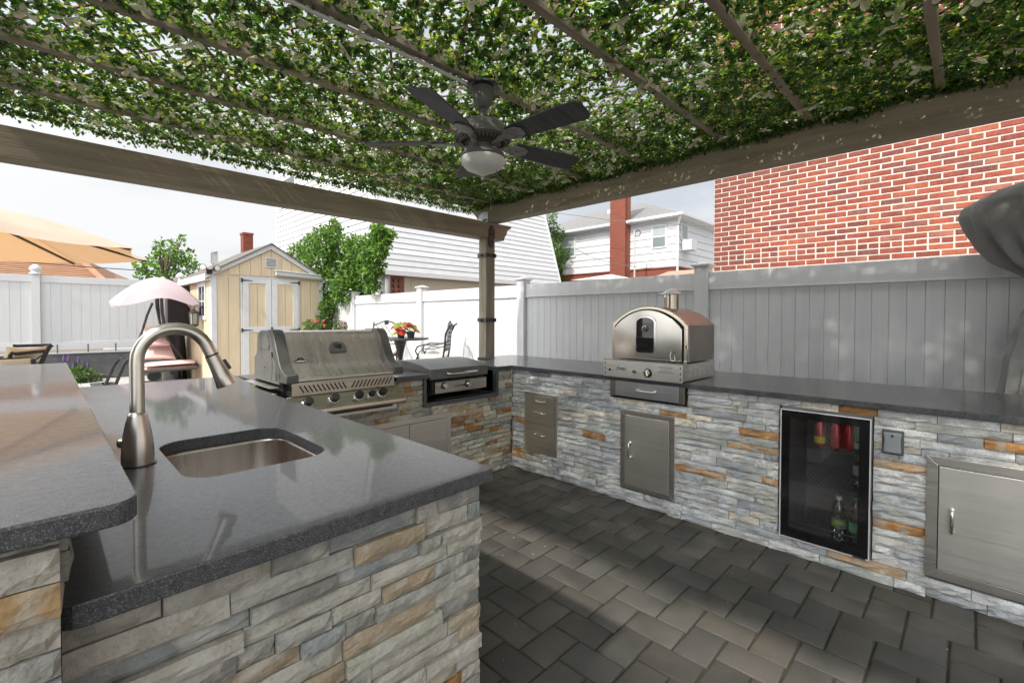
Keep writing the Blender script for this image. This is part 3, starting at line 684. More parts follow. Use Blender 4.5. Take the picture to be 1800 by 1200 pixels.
# ================================================================ APPLIANCES AND FITTINGS
def thin_glass(name, tint, ref=.05):
    m = bpy.data.materials.new(name); m.use_nodes = True; t = m.node_tree; N = t.nodes; K = t.links.new; N.remove(N['Principled BSDF'])
    a = N.new('ShaderNodeBsdfTransparent'); a.inputs[0].default_value = (*tint, 1); b = N.new('ShaderNodeBsdfGlossy'); b.inputs['Roughness'].default_value = .015
    f = N.new('ShaderNodeFresnel'); f.inputs[0].default_value = 1.5; ad = N.new('ShaderNodeMath'); ad.operation = 'MULTIPLY_ADD'; ad.inputs[1].default_value = 1.6; ad.inputs[2].default_value = ref
    x = N.new('ShaderNodeMixShader'); K(f.outputs[0], ad.inputs[0]); K(ad.outputs[0], x.inputs[0]); K(a.outputs[0], x.inputs[1]); K(b.outputs[0], x.inputs[2]); K(x.outputs[0], N['Material Output'].inputs[0]); return m
gl_dark = thin_glass('smoked_glass', (.95,.95,.96), .015)
gl_clear = thin_glass('clear_plastic', (.80,.86,.88), .06)
def handle_bar(name, a, b, out, r, parent, m=chrome, n=10):
    a, b, o = Vector(a), Vector(b), Vector(out)
    pts = [a, a+o*.7, a+o+(b-a)*.06] + [a+o*(1+.12*math.sin(math.pi*t))+(b-a)*t for t in (.2, .35, .5, .65, .8)] + [b+o-(b-a)*.06, b+o*.7, b]
    rs = [r*1.3, r, r*.9, r*1.0, r*1.15, r*1.2, r*1.15, r, r*.9, r, r*1.3]
    part(name, MB().tube(pts, rs, n), m, parent, smooth=True)
def steel_door(root, y0, y1, z0, z1, fw_=.034, x=-.012, hinge='r', name='door', dmat=steel_h, handle=True):
    """door set in the plane x=0, spanning y0 > y1"""
    f = part('door_frame', MB().prism([(y0, z0), (y1, z0), (y1-fw_*-1, z0+fw_), (y0-fw_, z0+fw_)], 'x', x, .03).prism([(y0, z1), (y1, z1), (y1+fw_, z1-fw_), (y0-fw_, z1-fw_)], 'x', x, .03)
             .prism([(y0, z0+.0004), (y0, z1-.0004), (y0-fw_, z1-fw_), (y0-fw_, z0+fw_)], 'x', x+.0003, .03).prism([(y1, z0+.0004), (y1, z1-.0004), (y1+fw_, z1-fw_), (y1+fw_, z0+fw_)], 'x', x+.0003, .03), steel, root, bevel=.0012)
    d = part(name, MB().box(x-.003, y0-fw_-.003, z0+fw_+.003, .01, y1+fw_+.003, z1-fw_-.003), dmat, root, bevel=.002)
    part('gap', MB().box(.011, y0-.01, z0+.01, .03, y1+.01, z1-.01), void, root)
    if handle:
        hz = (z0+z1)/2+.0; hyy = y0-fw_-.05
        handle_bar('handle', (x-.003, hyy, hz-.052), (x-.003, hyy, hz+.052), (-.026, 0, 0), .0065, d, chrome)
    return d
D1 = thing('access_door', 'brushed steel access door with vertical handle in the stone below the pizza oven', 'door', (0, -1.33, .11))
steel_door(D1, -1.128, -1.540, .108, .674)
D2 = thing('access_door', 'large brushed steel access door at the right edge, right of the fridge', 'door', (0, -3.1, .11))
steel_door(D2, -2.795, -3.53, .110, .686, fw_=.042)
# drawer stack
DR = thing('drawer_stack', 'built-in stack of three brushed steel drawers in the stone near the corner', 'drawers', (0, -.35, .185))
part('drawer_frame', MB().box(-.008, -.168, .180, .03, -.192, .692).box(-.008, -.507, .180, .03, -.531, .692).box(-.0077, -.1925, .6755, .03, -.5065, .6915).box(-.0077, -.1925, .1805, .03, -.5065, .196), steel, DR, bevel=.001)
dz = [.198, .432, .590, .673]
bronze = mat('shaded_drawer_steel', (.74,.69,.62), (.64,.60,.54), scale=3, rough=.42, metal=1, stretch=(1,1,25), rough2=.42)
for a, b in ((.198, .430), (.433, .588), (.591, .673)):
    d = part('drawer', MB().box(-.013, -.195, a, .02, -.504, b), bronze, DR, bevel=.0015)
    zc = a+(b-a)*(.62 if b-a > .1 else .45)
    handle_bar('handle', (-.013, -.30, zc), (-.013, -.40, zc), (-.022, 0, 0), .0048, d, chrome)
# ---- fridge
FG = thing('beverage_fridge', 'black-framed glass-door beverage fridge with cans and bottles inside, set in the stone', 'fridge', (.2, -2.378, .09))
fy0, fy1, fz0, fz1 = -2.166, -2.590, .092, .842
liner = mat('fridge_liner', (.30,.30,.31), (.26,.26,.27), rough=.5)
part('cabinet', MB().box(.02, fy0-.004, fz0, .56, fy0-.014, fz1).box(.02, fy1+.004, fz0, .56, fy1+.014, fz1).box(.0205, fy0-.0145, fz0, .56, fy1+.0145, fz0+.025).box(.0205, fy0-.0145, fz1-.025, .56, fy1+.0145, fz1).box(.545, fy0-.0145, fz0+.0255, .56, fy1+.0145, fz1-.0255), liner, FG)
def picture_frame(x0, x1, y0, y1, z0, z1, l, r_, b, t_):
    return MB().box(x0, y0, z0, x1, y0-l, z1).box(x0, y1, z0, x1, y1+r_, z1).box(x0+.0003, y0-l-.0002, z0, x1, y1+r_+.0002, z0+b).box(x0+.0003, y0-l-.0002, z1-t_, x1, y1+r_+.0002, z1)
fd = part('door', picture_frame(-.012, .014, fy0-.006, fy1+.006, fz0+.004, fz1-.02, .042, .050, .055, .045), mat('black_gloss_frame', (.008,.008,.009), rough=.06, spec=.6), FG, bevel=.001)
part('trim', picture_frame(-.0155, -.0122, fy0-.005, fy1+.005, fz0+.003, fz1-.019, .006, .006, .006, .006), mat('satin_trim', (.85,.85,.84), rough=.5, metal=.6), fd)
part('glass', MB().box(-.0105, fy0-.05, fz0+.06, -.0085, fy1+.057, fz1-.066), gl_dark, fd)
part('maker_plate', MB().box(-.0162, fy1+.02, fz0+.0035, -.0156, fy1+.075, fz0+.010), blackp, fd)
wire = mat('shelf_wire', (.35,.35,.36), rough=.3, metal=1)
for z in (.405, .610):
    sh = MB(); sh.tube([(.05, fy0-.02, z), (.05, fy1+.02, z)], .004, 6); sh.tube([(.50, fy0-.02, z), (.50, fy1+.02, z)], .004, 6)
    k = fy0-.03
    while k > fy1+.03: sh.tube([(.05, k, z+.004), (.50, k, z+.004)], .0016, 5); k -= .018
    part('shelf', sh, wire, FG)
ra = MB().tube([(.06, fy0-.03, .17), (.06, fy1+.03, .17)], .003, 6)
for y in (-2.24, -2.30, -2.36): ra.tube([(.06, y, .17), (.06, y, .27), (.06, y-.03, .27), (.06, y-.03, .17)], .002, 5)
part('bottle_rack', ra, wire, FG)
def can(u, top, bot, label, band=None, wordc=None):
    x = .12; p = bx(u, 792, x); z0 = .6165; T = thing('drink_can', label, 'can', (x, p.y, z0), 'cans on the top fridge shelf')
    m1 = mat('can_'+label.split()[0], top, rough=.25, metal=.4)
    part('body', MB().lathe([(0, 0), (.020, .0), (.0265, .008), (.027, .012), (.027, .122), (.0215, .135), (.022, .139), (.019, .137), (0, .135)], (x, p.y, z0), 20), m1, T, smooth=True)
    part('lid', MB().lathe([(.0218, .1385), (.0222, .1405), (.019, .1395), (0, .138)], (x, p.y, z0), 20), chrome, T, smooth=True)
    if band: part('label_band', MB().lathe([(.0273, .018), (.0273, band[1])], (x, p.y, z0), 20), mat('can_band_'+label.split()[0], band[0], rough=.3), T, smooth=True)
can(1441, (.55,.13,.13), 0, 'pink can with a yellow base at the left of the top fridge shelf', ((.75,.65,.08), .055))
can(1469, (.50,.045,.05), 0, 'deep red can with white panel, second from left on the top fridge shelf', None)
can(1492, (.50,.03,.03), 0, 'red can beside the green can on the top fridge shelf', None)
can(1511, (.08,.30,.16), 0, 'green and white can at the right end of the top fridge shelf', ((.6,.65,.6), .05))
def bottle(u, x, cap, lab, label, z0=.118, h=.245, empty=False):
    p = bx(u, 930, x); r = .035; T = thing('water_bottle', label, 'bottle', (x, p.y, z0), None)
    pr = [(0, .004), (.022, 0), (r, .010), (r, .03), (r-.003, .036), (r, .042), (r-.003, .052), (r, .060), (r, .115), (r-.003, .13), (r, .14), (.024, .165), (.013, .182), (.0125, .19), (.0125, .198)]
    part('bottle_body', MB().lathe([(a, b*h/.205) for a, b in pr], (x, p.y, z0), 24), gl_clear, T, smooth=True)
    part('cap', MB().lathe([(.0150, .186*h/.205), (.0150, .203*h/.205), (0, .204*h/.205)], (x, p.y, z0), 16), cap, T, smooth=True)
    part('label_wrap', MB().lathe([(r+.0006, .075), (r+.0006, .128)], (x, p.y, z0), 24), lab, T, smooth=True)
bottle(1474, .10, mat('white_cap', (.7,.7,.72), rough=.4), mat('teal_label', (.03,.20,.20), (.5,.55,.12), scale=40, rough=.4), 'clear water bottle with teal label and white cap standing in the bottom of the fridge')
bottle(1506, .09, mat('green_cap', (.03,.35,.14), rough=.4), mat('green_label', (.05,.42,.16), (.4,.7,.4), scale=30, rough=.4), 'clear bottle with bright green label and cap at the right of the fridge bottom', h=.265)
bottle(1511, .14, mat('yellow_cap', (.75,.6,.05), rough=.4), mat('white_label', (.6,.6,.58), rough=.4), 'small bottle with yellow cap at the right of the middle fridge shelf', z0=.413, h=.17)
# ---- outlet
OU = thing('outlet_cover', 'grey weatherproof outlet cover with domed lid on the stone right of the fridge', 'outlet cover', (0, -2.67, .66))
grp = mat('grey_plastic', (.24,.27,.285), rough=.4)
part('back_plate', MB().box(-.014, -2.628, .662, .01, -2.710, .779), grp, OU, bevel=.004)
lid = part('lid', MB().prism([(-2.634, .672), (-2.704, .672), (-2.7, .735), (-2.706, .772), (-2.632, .772), (-2.638, .735)], 'x', -.036, -.0145), grp, OU, bevel=.007, seg=3)
part('latch', MB().lathe([(.006, 0), (.006, .003), (0, .003)], (-.0362, -2.669, .757), 12, (-1, 0, 0)), blackp, lid)
part('mounting_seal', MB().box(-.0145, -2.6265, .6605, .005, -2.7115, .7805), mat('dark_seal', (.08,.085,.09), rough=.6), OU, bevel=.004)

# ---- pizza oven on the counter
OV = thing('pizza_oven', 'domed stainless outdoor pizza oven with chimney and window door on the counter', 'pizza oven', (.2, -1.33, .912))
oy0, oy1 = -1.045, -1.617
part('base', MB().box(-.085, oy0-.0, .918, .46, oy1, 1.03), steel, OV, bevel=.003)
pn = part('control_panel', MB().box(-.0905, oy0+.012, .914, -.0855, oy1-.010, 1.034), steel, OV, bevel=.001)
part('top_lip', MB().box(-.0905, oy0+.012, 1.0345, -.02, oy1-.01, 1.040), chrome, OV, bevel=.001)
yc = (oy0+oy1)/2; hw = .2825; zs = 1.285; zt_ = 1.412
def arch(hw_, zb_, zs_, zt2, n=22, e=.66):
    pts = [(yc+hw_, zb_), (yc+hw_, zs_)]
    for i in range(1, n):
        t = math.pi*i/n; c, s = math.cos(t), math.sin(t)
        q_ = 1-2*i/n; pts.append((yc+hw_*q_, zs_+(zt2-zs_)*(1-q_*q_)**.88))
    return pts + [(yc-hw_, zs_), (yc-hw_, zb_)]
part('hood', MB().prism(arch(hw, 1.0405, zs, zt_), 'x', .035, .455), mat('oven_hood_steel', (.40,.36,.32), (.30,.265,.24), scale=2.5, rough=.28, metal=1, rough2=.4), OV, bevel=.003, smooth=True)
part('hood_front_band', MB().prism(arch(hw+.004, 1.0405, zs+.002, zt_+.006), 'x', .0, .036), mat('warm_band_steel', (.62,.55,.45), rough=.22, metal=1), OV, bevel=.006, smooth=True)
part('door_gap', MB().prism(arch(hw-.020, 1.042, zs-.010, zt_-.014), 'x', -.004, -.0005), void, OV)
# door with a raised window frame
yw0, yw1 = bx(1118.8, 600, -.02).y, bx(1149.4, 600, -.02).y; zw0, zw1 = bx(1133, 619.6, -.02).z, bx(1133, 558, -.02).z
door = part('door', MB().prism(arch(hw-.028, 1.044, zs-.022, zt_-.022), 'x', -.018, -.0045), mat('polished_oven_door', (.60,.58,.53), (.52,.50,.45), scale=2, rough=.13, metal=1, rough2=.2), OV, bevel=.004, smooth=True)
def roundtop(y0, y1, z0, z1, r=.028, ins=0):
    y0 -= ins; y1 += ins; z0 += ins; z1 -= ins; m = (y0+y1)/2; h = (y0-y1)/2
    return [(y0, z0+.01), (y0-.01, z0), (y1+.01, z0), (y1, z0+.01)] + [(m-h*math.cos(t), z1-h*.55+h*.55*math.sin(t)) for t in [math.pi*i/12 for i in range(13)]]
part('window_frame', MB().prism(roundtop(yw0, yw1, zw0, zw1, ins=-.014), 'x', -.023, -.0182), chrome, door, bevel=.003, smooth=True)
part('window', MB().prism(roundtop(yw0, yw1, zw0, zw1), 'x', -.0245, -.0232), mat('dark_oven_glass', (.01,.012,.012), rough=.02, spec=1.0), door)
gy, gz = bx(1133.5, 577.5, -.03).y, bx(1133.5, 577.5, -.03).z
gb = part('thermometer', MB().lathe([(.0, .010), (.018, .010), (.021, .009), (.022, 0)], (-.0246, gy, gz), 28, (-1, 0, 0)), chrome, door, smooth=True)
part('dial_face', MB().lathe([(.017, .0105), (0, .0106)], (-.0246, gy, gz), 24, (-1, 0, 0)), blackp, door)
part('needle', MB().bar((-.0354, gy, gz-.008), (-.0354, gy-.005, gz+.010), .002, .0006), chrome, door)
hy_ = bx(1181, 620, -.04).y
part('door_handle', MB().tube([(-.018, hy_, 1.115), (-.045, hy_+.006, 1.11), (-.05, hy_+.010, 1.08), (-.045, hy_+.004, 1.052), (-.018, hy_, 1.048)], .0045, 8), chrome, door, smooth=True)
part('latch', MB().box(-.014, oy1+.004, 1.135, .02, oy1-.006, 1.158), chrome, OV, bevel=.002)
part('latch_catch', MB().box(-.016, oy1+.0065, 1.139, -.0145, oy1-.004, 1.154), void, OV)
cy3 = bx(1180, 540, .24).y; cz = bx(1180, 518, .24).z
part('chimney', MB().lathe([(.058, 0), (.058, .006), (.051, .008), (.051, cz-1.375)], (.24, cy3, 1.375), 28), mat('chimney_steel', (.50,.44,.36), (.30,.26,.21), scale=30, rough=.22, metal=1, stretch=(1,1,.05)), OV, smooth=True)
part('chimney_cap', MB().lathe([(.030, -.003), (.086, -.002), (.087, .001), (.034, .028), (.006, .042), (0, .043)], (.24, cy3, cz+.002), 36), steel, OV, smooth=True)
for k in range(3):
    a = k*2.09+.5; part('cap_strut', MB().box(.24+math.cos(a)*.049-.003, cy3+math.sin(a)*.049-.003, cz-.02, .24+math.cos(a)*.049+.003, cy3+math.sin(a)*.049+.003, cz+.004), chrome, OV)
for j in range(4):
    for i in range(5):
        x0 = .05+i*.078; z = .945+j*.019
        part('louvre', MB().prism([(x0, z), (x0+.055, z), (x0+.052, z+.007), (x0+.003, z+.007)], 'y', oy1-.004, oy1-.0005), steel, OV, bevel=.001)
        
kx = -.0907; 
ky, kz = bx(1138.5, 655.5, kx).y, bx(1138.5, 655.5, kx).z
part('knob', MB().lathe([(.031, 0), (.031, .004), (.024, .006)], (kx, ky, kz), 28, (-1, 0, 0)), mat('knob_bezel', (.08,.075,.07), rough=.3, metal=1), OV, smooth=True)
kb = part('knob', MB().lathe([(.022, .003), (.022, .018), (.019, .021), (0, .021)], (kx, ky, kz), 28, (-1, 0, 0)), chrome, OV, smooth=True)
part('grip', MB().obox((kx-.026, ky, kz), (.012, .010, .042), e=(R(-14), 0, 0)), mat('knob_gold', (.62,.55,.38), rough=.2, metal=1), kb, bevel=.003)
iy, iz = bx(1115, 653, kx).y, bx(1115, 653, kx).z
part('igniter', MB().lathe([(.013, 0), (.013, .003), (.009, .006), (.008, .018), (0, .019)], (kx, iy, iz), 20, (-1, 0, 0)), darkm, OV, smooth=True)
iy2, iz2 = bx(1072, 649, kx).y, bx(1072, 649, kx).z
part('igniter', MB().lathe([(.010, 0), (.008, .005), (0, .006)], (kx, iy2, iz2), 16, (-1, 0, 0)), blackm, OV, smooth=True)
for yy in (oy0-.002, oy1+.004):
    for z in (.938, .974, 1.010): part('slot', MB().box(-.0912, yy+.003, z-.007, -.0906, yy-.003, z+.007), void, OV)
whp = mat('badge_plate', (.62,.63,.66), rough=.25, metal=.2)
by_, bz_ = bx(1092, 648, kx).y, bx(1092, 648, kx).z
part('badge', MB().box(-.0925, by_+.038, bz_-.020, -.0907, by_-.038, bz_+.020), whp, OV, bevel=.001)
ink = mat('dark_print', (.012,.012,.03), rough=.5)
def RM(x, y, z): return frame_m((x, y, z), (0, -1, 0), (0, 0, 1))
text('OVEN', .030, ink, OV, RM(-.0929, by_, bz_-.002), sx=.95, bold=.0006)
text('the', .010, ink, OV, RM(-.0929, by_+.022, bz_+.014))
ty, tz = bx(1170, 650, kx).y, bx(1170, 650, kx).z
for k, (s, dz_) in enumerate((('FOR OUTDOOR USE ONLY', .0195), ('KEEP CLEAR OF HEAT', .0095), ('SEE OWNER MANUAL', -.007), ('DO NOT LEAVE UNATTENDED', -.0165))): text(s, .0085, ink, OV, RM(-.0910, ty, tz+dz_-.003), extrude=.0002)
text('OFF', .007, ink, OV, RM(-.0910, ky, kz+.038), extrude=.0002); text('HIGH', .006, ink, OV, RM(-.0910, iy, iz-.022), extrude=.0002)
# warming drawer under the oven
WD = thing('warming_drawer', 'brushed steel drawer with horizontal handle directly under the pizza oven', 'drawer', (0, -1.33, .766))
part('drawer_frame', MB().box(-.032, -1.052, .768, .05, -1.088, .895).box(-.032, -1.578, .768, .05, -1.614, .895).box(-.0317, -1.0885, .882, .05, -1.5775, .895), mat('drawer_frame_steel', (.50,.45,.38), (.40,.36,.31), scale=5, rough=.3, metal=1), WD, bevel=.002)
wd = part('drawer', MB().box(-.030, -1.092, .772, .04, -1.574, .879), mat('cool_drawer_steel', (.62,.64,.66), (.55,.57,.59), scale=3, rough=.33, metal=1, stretch=(1,1,20), bump=.03, bscale=60), WD, bevel=.002)
handle_bar('handle', (-.030, -1.275, .828), (-.030, -1.405, .826), (-.028, 0, 0), .007, wd, steel)
part('recess', MB().box(-.02, -1.050, .757, .05, -1.618, .767).box(-.015, -1.6145, .757, .05, -1.623, .88), void, WD)

# ---- steel double doors under the grill (plane y=0)
DD = thing('double_door', 'wide brushed steel double access doors in the stone below the grill', 'door', (-1.13, 0, .24))
x0, x1, z0, z1, fw_ = -1.565, -.695, .238, .588, .038
part('door_frame', MB().box(x0, -.012, z0, x0+fw_, .03, z1).box(x1-fw_, -.012, z0, x1, .03, z1).box(x0+fw_+.0003, -.0117, z1-fw_, x1-fw_-.0003, .03, z1).box(x0+fw_+.0003, -.0117, z0, x1-fw_-.0003, .03, z0+fw_), bronze, DD, bevel=.0012)
xm = by(718, 738, 0).x
part('door', MB().box(x0+fw_+.003, -.015, z0+fw_+.003, xm-.002, .01, z1-fw_-.003), bronze, DD, bevel=.002)
part('door', MB().box(xm+.002, -.015, z0+fw_+.003, x1-fw_-.003, .01, z1-fw_-.003), bronze, DD, bevel=.002)
part('gap', MB().box(x0+.01, .012, z0+.01, x1-.01, .03, z1-.01), void, DD)
# ---- griddle
GD = thing('griddle', 'compact flat-top griddle with domed charcoal lid and two knobs in the counter niche', 'griddle', (-.58, .2, .69))
lidm = mat('charcoal_lid', (.125,.13,.13), (.10,.103,.103), scale=30, rough=.38, bump=.05, spec=.5)
gx0, gx1 = -.905, -.335
part('body', MB().box(gx0+.02, .015, .735, gx1-.005, .50, .838), blackm, GD, bevel=.004)
for x in (gx0+.05, gx1-.05): part('foot', MB().lathe([(.014, 0), (.014, .045)], (x, .10, .69), 12), blackm, GD)
prof = [(-.035, .858), (-.035, .938), (.0, .943), (.10, .965), (.22, .980), (.34, .984), (.46, .975), (.53, .955), (.53, .858)]
part('lid', MB().prism(prof, 'x', gx0-.004, gx1+.012), lidm, GD, bevel=.004, smooth=True)
handle_bar('lid_handle', (-.755, -.035, .897), (-.455, -.035, .897), (0, -.032, 0), .010, GD, chrome)
gp_ = part('front_panel', MB().box(gx0+.035, -.045, .752, gx1-.012, -.02, .838), mat('griddle_panel_steel', (.50,.46,.41), (.42,.39,.35), scale=3, rough=.3, metal=1, stretch=(1,1,20)), GD, bevel=.002)
part('panel_back', MB().box(gx0+.02, -.0195, .748, gx1-.005, .014, .845), blackm, GD)
for u, v in ((783, 678), (824, 674)):
    p = by(u, v, -.05)
    k_ = part('knob', MB().lathe([(.026, 0), (.026, .006), (.020, .008)], (p.x-.012, -.0455, p.z+.002), 24, (0, -1, 0)), blackm, GD, smooth=True)
    part('knob_cap', MB().lathe([(.0195, .006), (.021, .010), (.021, .030), (.018, .034), (0, .034)], (p.x-.012, -.0455, p.z+.002), 24, (0, -1, 0)), chrome, k_, smooth=True)
lm = frame_m((by(808, 677, -.0465).x, -.0465, by(808, 677, -.0465).z), (1, 0, 0), (0, 0, 1)); 
text('BLACKSTONE', .017, ink, GD, lm, extrude=.0004, sx=.95)
pb_ = by(769, 681, -.0465)
part('emblem', MB().lathe([(.009, 0), (.009, .0012), (.005, .0012)], (pb_.x, -.0455, pb_.z), 20, (0, -1, 0)), mat('red_orange_emblem', (.55,.08,.04), rough=.4), GD)
part('gas_valve', MB().lathe([(.012, 0), (.012, .02), (.008, .024), (.008, .04)], (-.305, .03, .755), 14, (0, -1, .3)), mat('brass_red', (.30,.05,.03), rough=.3, metal=.6), GD, smooth=True)
part('drip_tray', MB().box(gx0+.05, -.03, .7, gx1-.05, .3, .706), blackm, GD)

# ---- gas grill
GR = thing('gas_grill', 'large built-in stainless gas grill with rounded hood and black knobs set in the counter', 'grill', (-1.6, .2, .69))
ax0, ax1 = -1.985, -1.222
castm = mat('grill_cast_grey', (.155,.155,.145), (.13,.13,.122), scale=25, rough=.5, bump=.05, metal=.2)
trimm = mat('grill_cast_dark', (.085,.085,.08), (.07,.07,.066), scale=25, rough=.45, bump=.05)
hood = mat('grill_hood_steel', (.80,.675,.655), (.68,.575,.56), scale=2.2, rough=.18, metal=1, stretch=(14,1,.25), rough2=.42)
part('firebox', MB().box(ax0+.03, .0, .70, ax1-.02, .50, .925), blackm, GR)
hp = [(-.095, .965), (-.055, .990), (-.02, 1.015), (.005, 1.05), (.075, 1.17), (.10, 1.213), (.125, 1.235), (.16, 1.244), (.28, 1.244), (.33, 1.225), (.38, 1.16), (.40, 1.09), (.40, .95), (-.095, .95)]
part('hood', MB().prism(hp, 'x', ax0+.055, ax1-.050), hood, GR, bevel=.004, smooth=True)
# cast end caps: grey flank and a dark raised front rib
def endcap(xa, xb, name='hood_end'):
    fl = [(-.02, .945), (.0, 1.02), (.075, 1.175), (.115, 1.236), (.16, 1.249), (.30, 1.249), (.345, 1.23), (.38, 1.17), (.385, 1.10), (.43, 1.07), (.435, .93), (-.02, .93)]
    return part(name, MB().prism(fl, 'x', xa, xb), castm, GR, bevel=.006, smooth=True)
L1 = endcap(ax0, ax0+.05); L2 = endcap(ax1-.045, ax1)
def rib(xa, xb):
    r_ = [(-.155, .945), (-.155, .995), (-.105, 1.005), (-.06, 1.03), (-.03, 1.065), (.06, 1.225), (.095, 1.252), (.15, 1.256), (.17, 1.250), (.135, 1.237), (.105, 1.20), (.035, 1.05), (.0, .945)]
    return part('hood_rib', MB().prism(r_, 'x', xa, xb), trimm, GR, bevel=.006, smooth=True)
rib(ax0-.004, ax0+.066); rib(ax1-.066, ax1+.004)
# details pressed in the left flank
sl = [(ax0-.002, .175+.045*math.cos(t)*1.0-.02, 1.03+.10*math.sin(t)) for t in [R(-55+11*i) for i in range(11)]]
part('hinge_slot', MB().tube([(a, b+.0, c) for a, b, c in [(ax0-.002, .10-.03*math.cos(R(-60+12*i)), 1.035+.095*math.sin(R(-60+12*i))) for i in range(11)]], .0055, 6), void, L1)
part('hinge_cover', MB().prism([(.09+.115*math.cos(t)+.04, 1.0+.105*math.sin(t)) for t in [math.pi*i/14 for i in range(15)]] + [(.015, .95), (.245, .95)], 'x', ax0-.006, ax0-.0002), castm, L1, bevel=.003)
part('flank_panel', MB().prism([(.13, 1.16), (.17, 1.225), (.30, 1.225), (.33, 1.19), (.34, 1.13), (.14, 1.13)], 'x', ax0-.004, ax0-.0002), castm, L1, bevel=.003)
part('flank_slot', MB().box(ax0-.005, -.055, .965, ax0-.0035, -.047, 1.0), void, L1)
part('flank_screw', MB().lathe([(0, .003), (.005, .002), (.006, 0)], (ax0-.0062, .20, 1.02), 10, (-1, 0, 0)), void, L1)
handle_y, handle_z = -.128, .958
part('handle', MB().tube([(ax0+.062, handle_y, handle_z), (-1.6, handle_y-.006, handle_z+.002), (ax1-.062, handle_y, handle_z)], .0125, 16), steel, GR, smooth=True)
vp = part('vent_strip', MB().box(ax0+.045, -.100, .862, ax1-.035, -.090, .946), mat('grill_front_steel', (.56,.50,.42), (.44,.40,.35), scale=3, rough=.28, metal=1, stretch=(1,1,18), rough2=.38), GR, bevel=.002)
part('manifold', MB().box(ax0+.05, -.0895, .72, ax1-.04, .0, .945), blackm, GR)
xa, xb = ax0+.09, ax1-.055
for k in range(11):
    x = xa + (k+.5)*(xb-xa)/2/11.6; part('vent_slot', MB().bar((x+.012, -.1006, .880), (x-.014, -.1006, .922), .0075, .0012, (0, 1, 0)), void, vp)
    x = xb - (k+.5)*(xb-xa)/2/11.6; part('vent_slot', MB().bar((x-.012, -.1006, .880), (x+.014, -.1006, .922), .0075, .0012, (0, 1, 0)), void, vp)
# sloping control panel
cpz = [(-.092, .860), (-.150, .775), (-.155, .755), (-.140, .745), (-.085, .745), (-.085, .860)]
cp = part('control_panel', MB().prism(cpz, 'x', ax0+.02, ax1+.028), mat('control_steel', (.60,.55,.46), (.48,.44,.38), scale=3, rough=.25, metal=1, stretch=(1,1,14), rough2=.36), GR, bevel=.003)
part('drip_tray', MB().box(ax0+.06, -.07, .712, ax1-.01, .2, .742), mat('tray_dark', (.05,.05,.048), rough=.5), GR, bevel=.002)
part('tray_front', MB().box(ax0+.06, -.085, .700, ax1-.005, -.071, .735), bronze, GR, bevel=.002)
nrm = Vector((0, -.085, .058)).normalized()
def gknob(u, v, s):
    # meet the sloping face
    n_ = Vector((0, -.826, .563)); p0 = Vector((0, -.121, .8175)); r_ = ray(u, v); t = (p0-CAM).dot(n_)/r_.dot(n_); p = CAM+r_*t
    b = part('knob_bezel', MB().lathe([(.033*s, 0), (.034*s, .006), (.030*s, .012), (.027*s, .013)], p, 28, n_), chrome, GR, smooth=True)
    b2 = part('knob', MB().lathe([(.030*s, .010), (.0265*s, .013), (.0275*s, .016), (.0265*s, .040), (.024*s, .045), (0, .047)], p, 28, n_), blackp, GR, smooth=True)
for u, v, s in ((540, 709, 1), (586, 702, 1), (629, 697, .97), (651, 694.5, .78), (670, 691.5, .97)): gknob(u, v, s)
# thermometer boss and badge on the sloping hood face
hn = Vector((0, -.864, .503))
def onhood(u, v):
    p0 = Vector((0, .04, 1.11)); r_ = ray(u, v); t = (p0-CAM).dot(hn)/r_.dot(hn); return CAM+r_*t
pt_ = onhood(593, 611); HM = frame_m(pt_, (1, 0, 0), hn.cross(Vector((1, 0, 0))))
def hood_plate(poly, h0, h1): return MB().prism(poly, 'z', h0, h1).xf(HM)
tb = part('thermometer_boss', hood_plate([(-.052, -.035), (.052, -.035), (.056, -.026), (.056, .006), (.042, .030), (.02, .040), (-.02, .040), (-.042, .030), (-.056, .006), (-.056, -.026)], 0, .014), castm, GR, bevel=.004)
part('dial', MB().prism([(.030*math.cos(t), .006+.024*math.sin(t)) for t in [2*math.pi*i/28 for i in range(28)]], 'z', .0142, .0165).xf(HM), blackp, tb)
part('dial_ring', MB().tube([(.031*math.cos(t), .006+.025*math.sin(t), .016) for t in [2*math.pi*i/28 for i in range(29)]], .0018, 6).xf(HM), chrome, tb)
part('dial_scale', MB().tube([(.020*math.cos(t), .004+.016*math.sin(t), .0168) for t in [math.pi*i/10 for i in range(11)]], .0012, 5).bar((.0, .0, .017), (-.01, -.006, .017), .002, .0006).xf(HM), chrome, tb)
pg_ = onhood(529, 634.5); GM = frame_m(pg_, (1, 0, 0), hn.cross(Vector((1, 0, 0))))
bd = part('badge', MB().prism([(.042*math.cos(t), .013*math.sin(t)+(.011 if abs(math.cos(t)) < .35 and math.sin(t) > 0 else 0)) for t in [2*math.pi*i/36 for i in range(36)]], 'z', 0, .002).xf(GM), blackp, GR)
part('badge_emblem', MB().prism([(.009*math.cos(t), .012+.007*math.sin(t)) for t in [math.pi*i/10 for i in range(11)]], 'z', .0022, .003).xf(GM), chrome, bd)
text('NAPOLEON', .0135, mat('white_print', (.75,.75,.75), rough=.4), GR, GM @ Matrix.Translation((0, -.002, .0024)), extrude=.0003, sx=.98, bold=.0003)
part('flange', MB().box(ax0-.055, -.03, .9125, ax0-.0005, .46, .9165), steel, GR, bevel=.001)

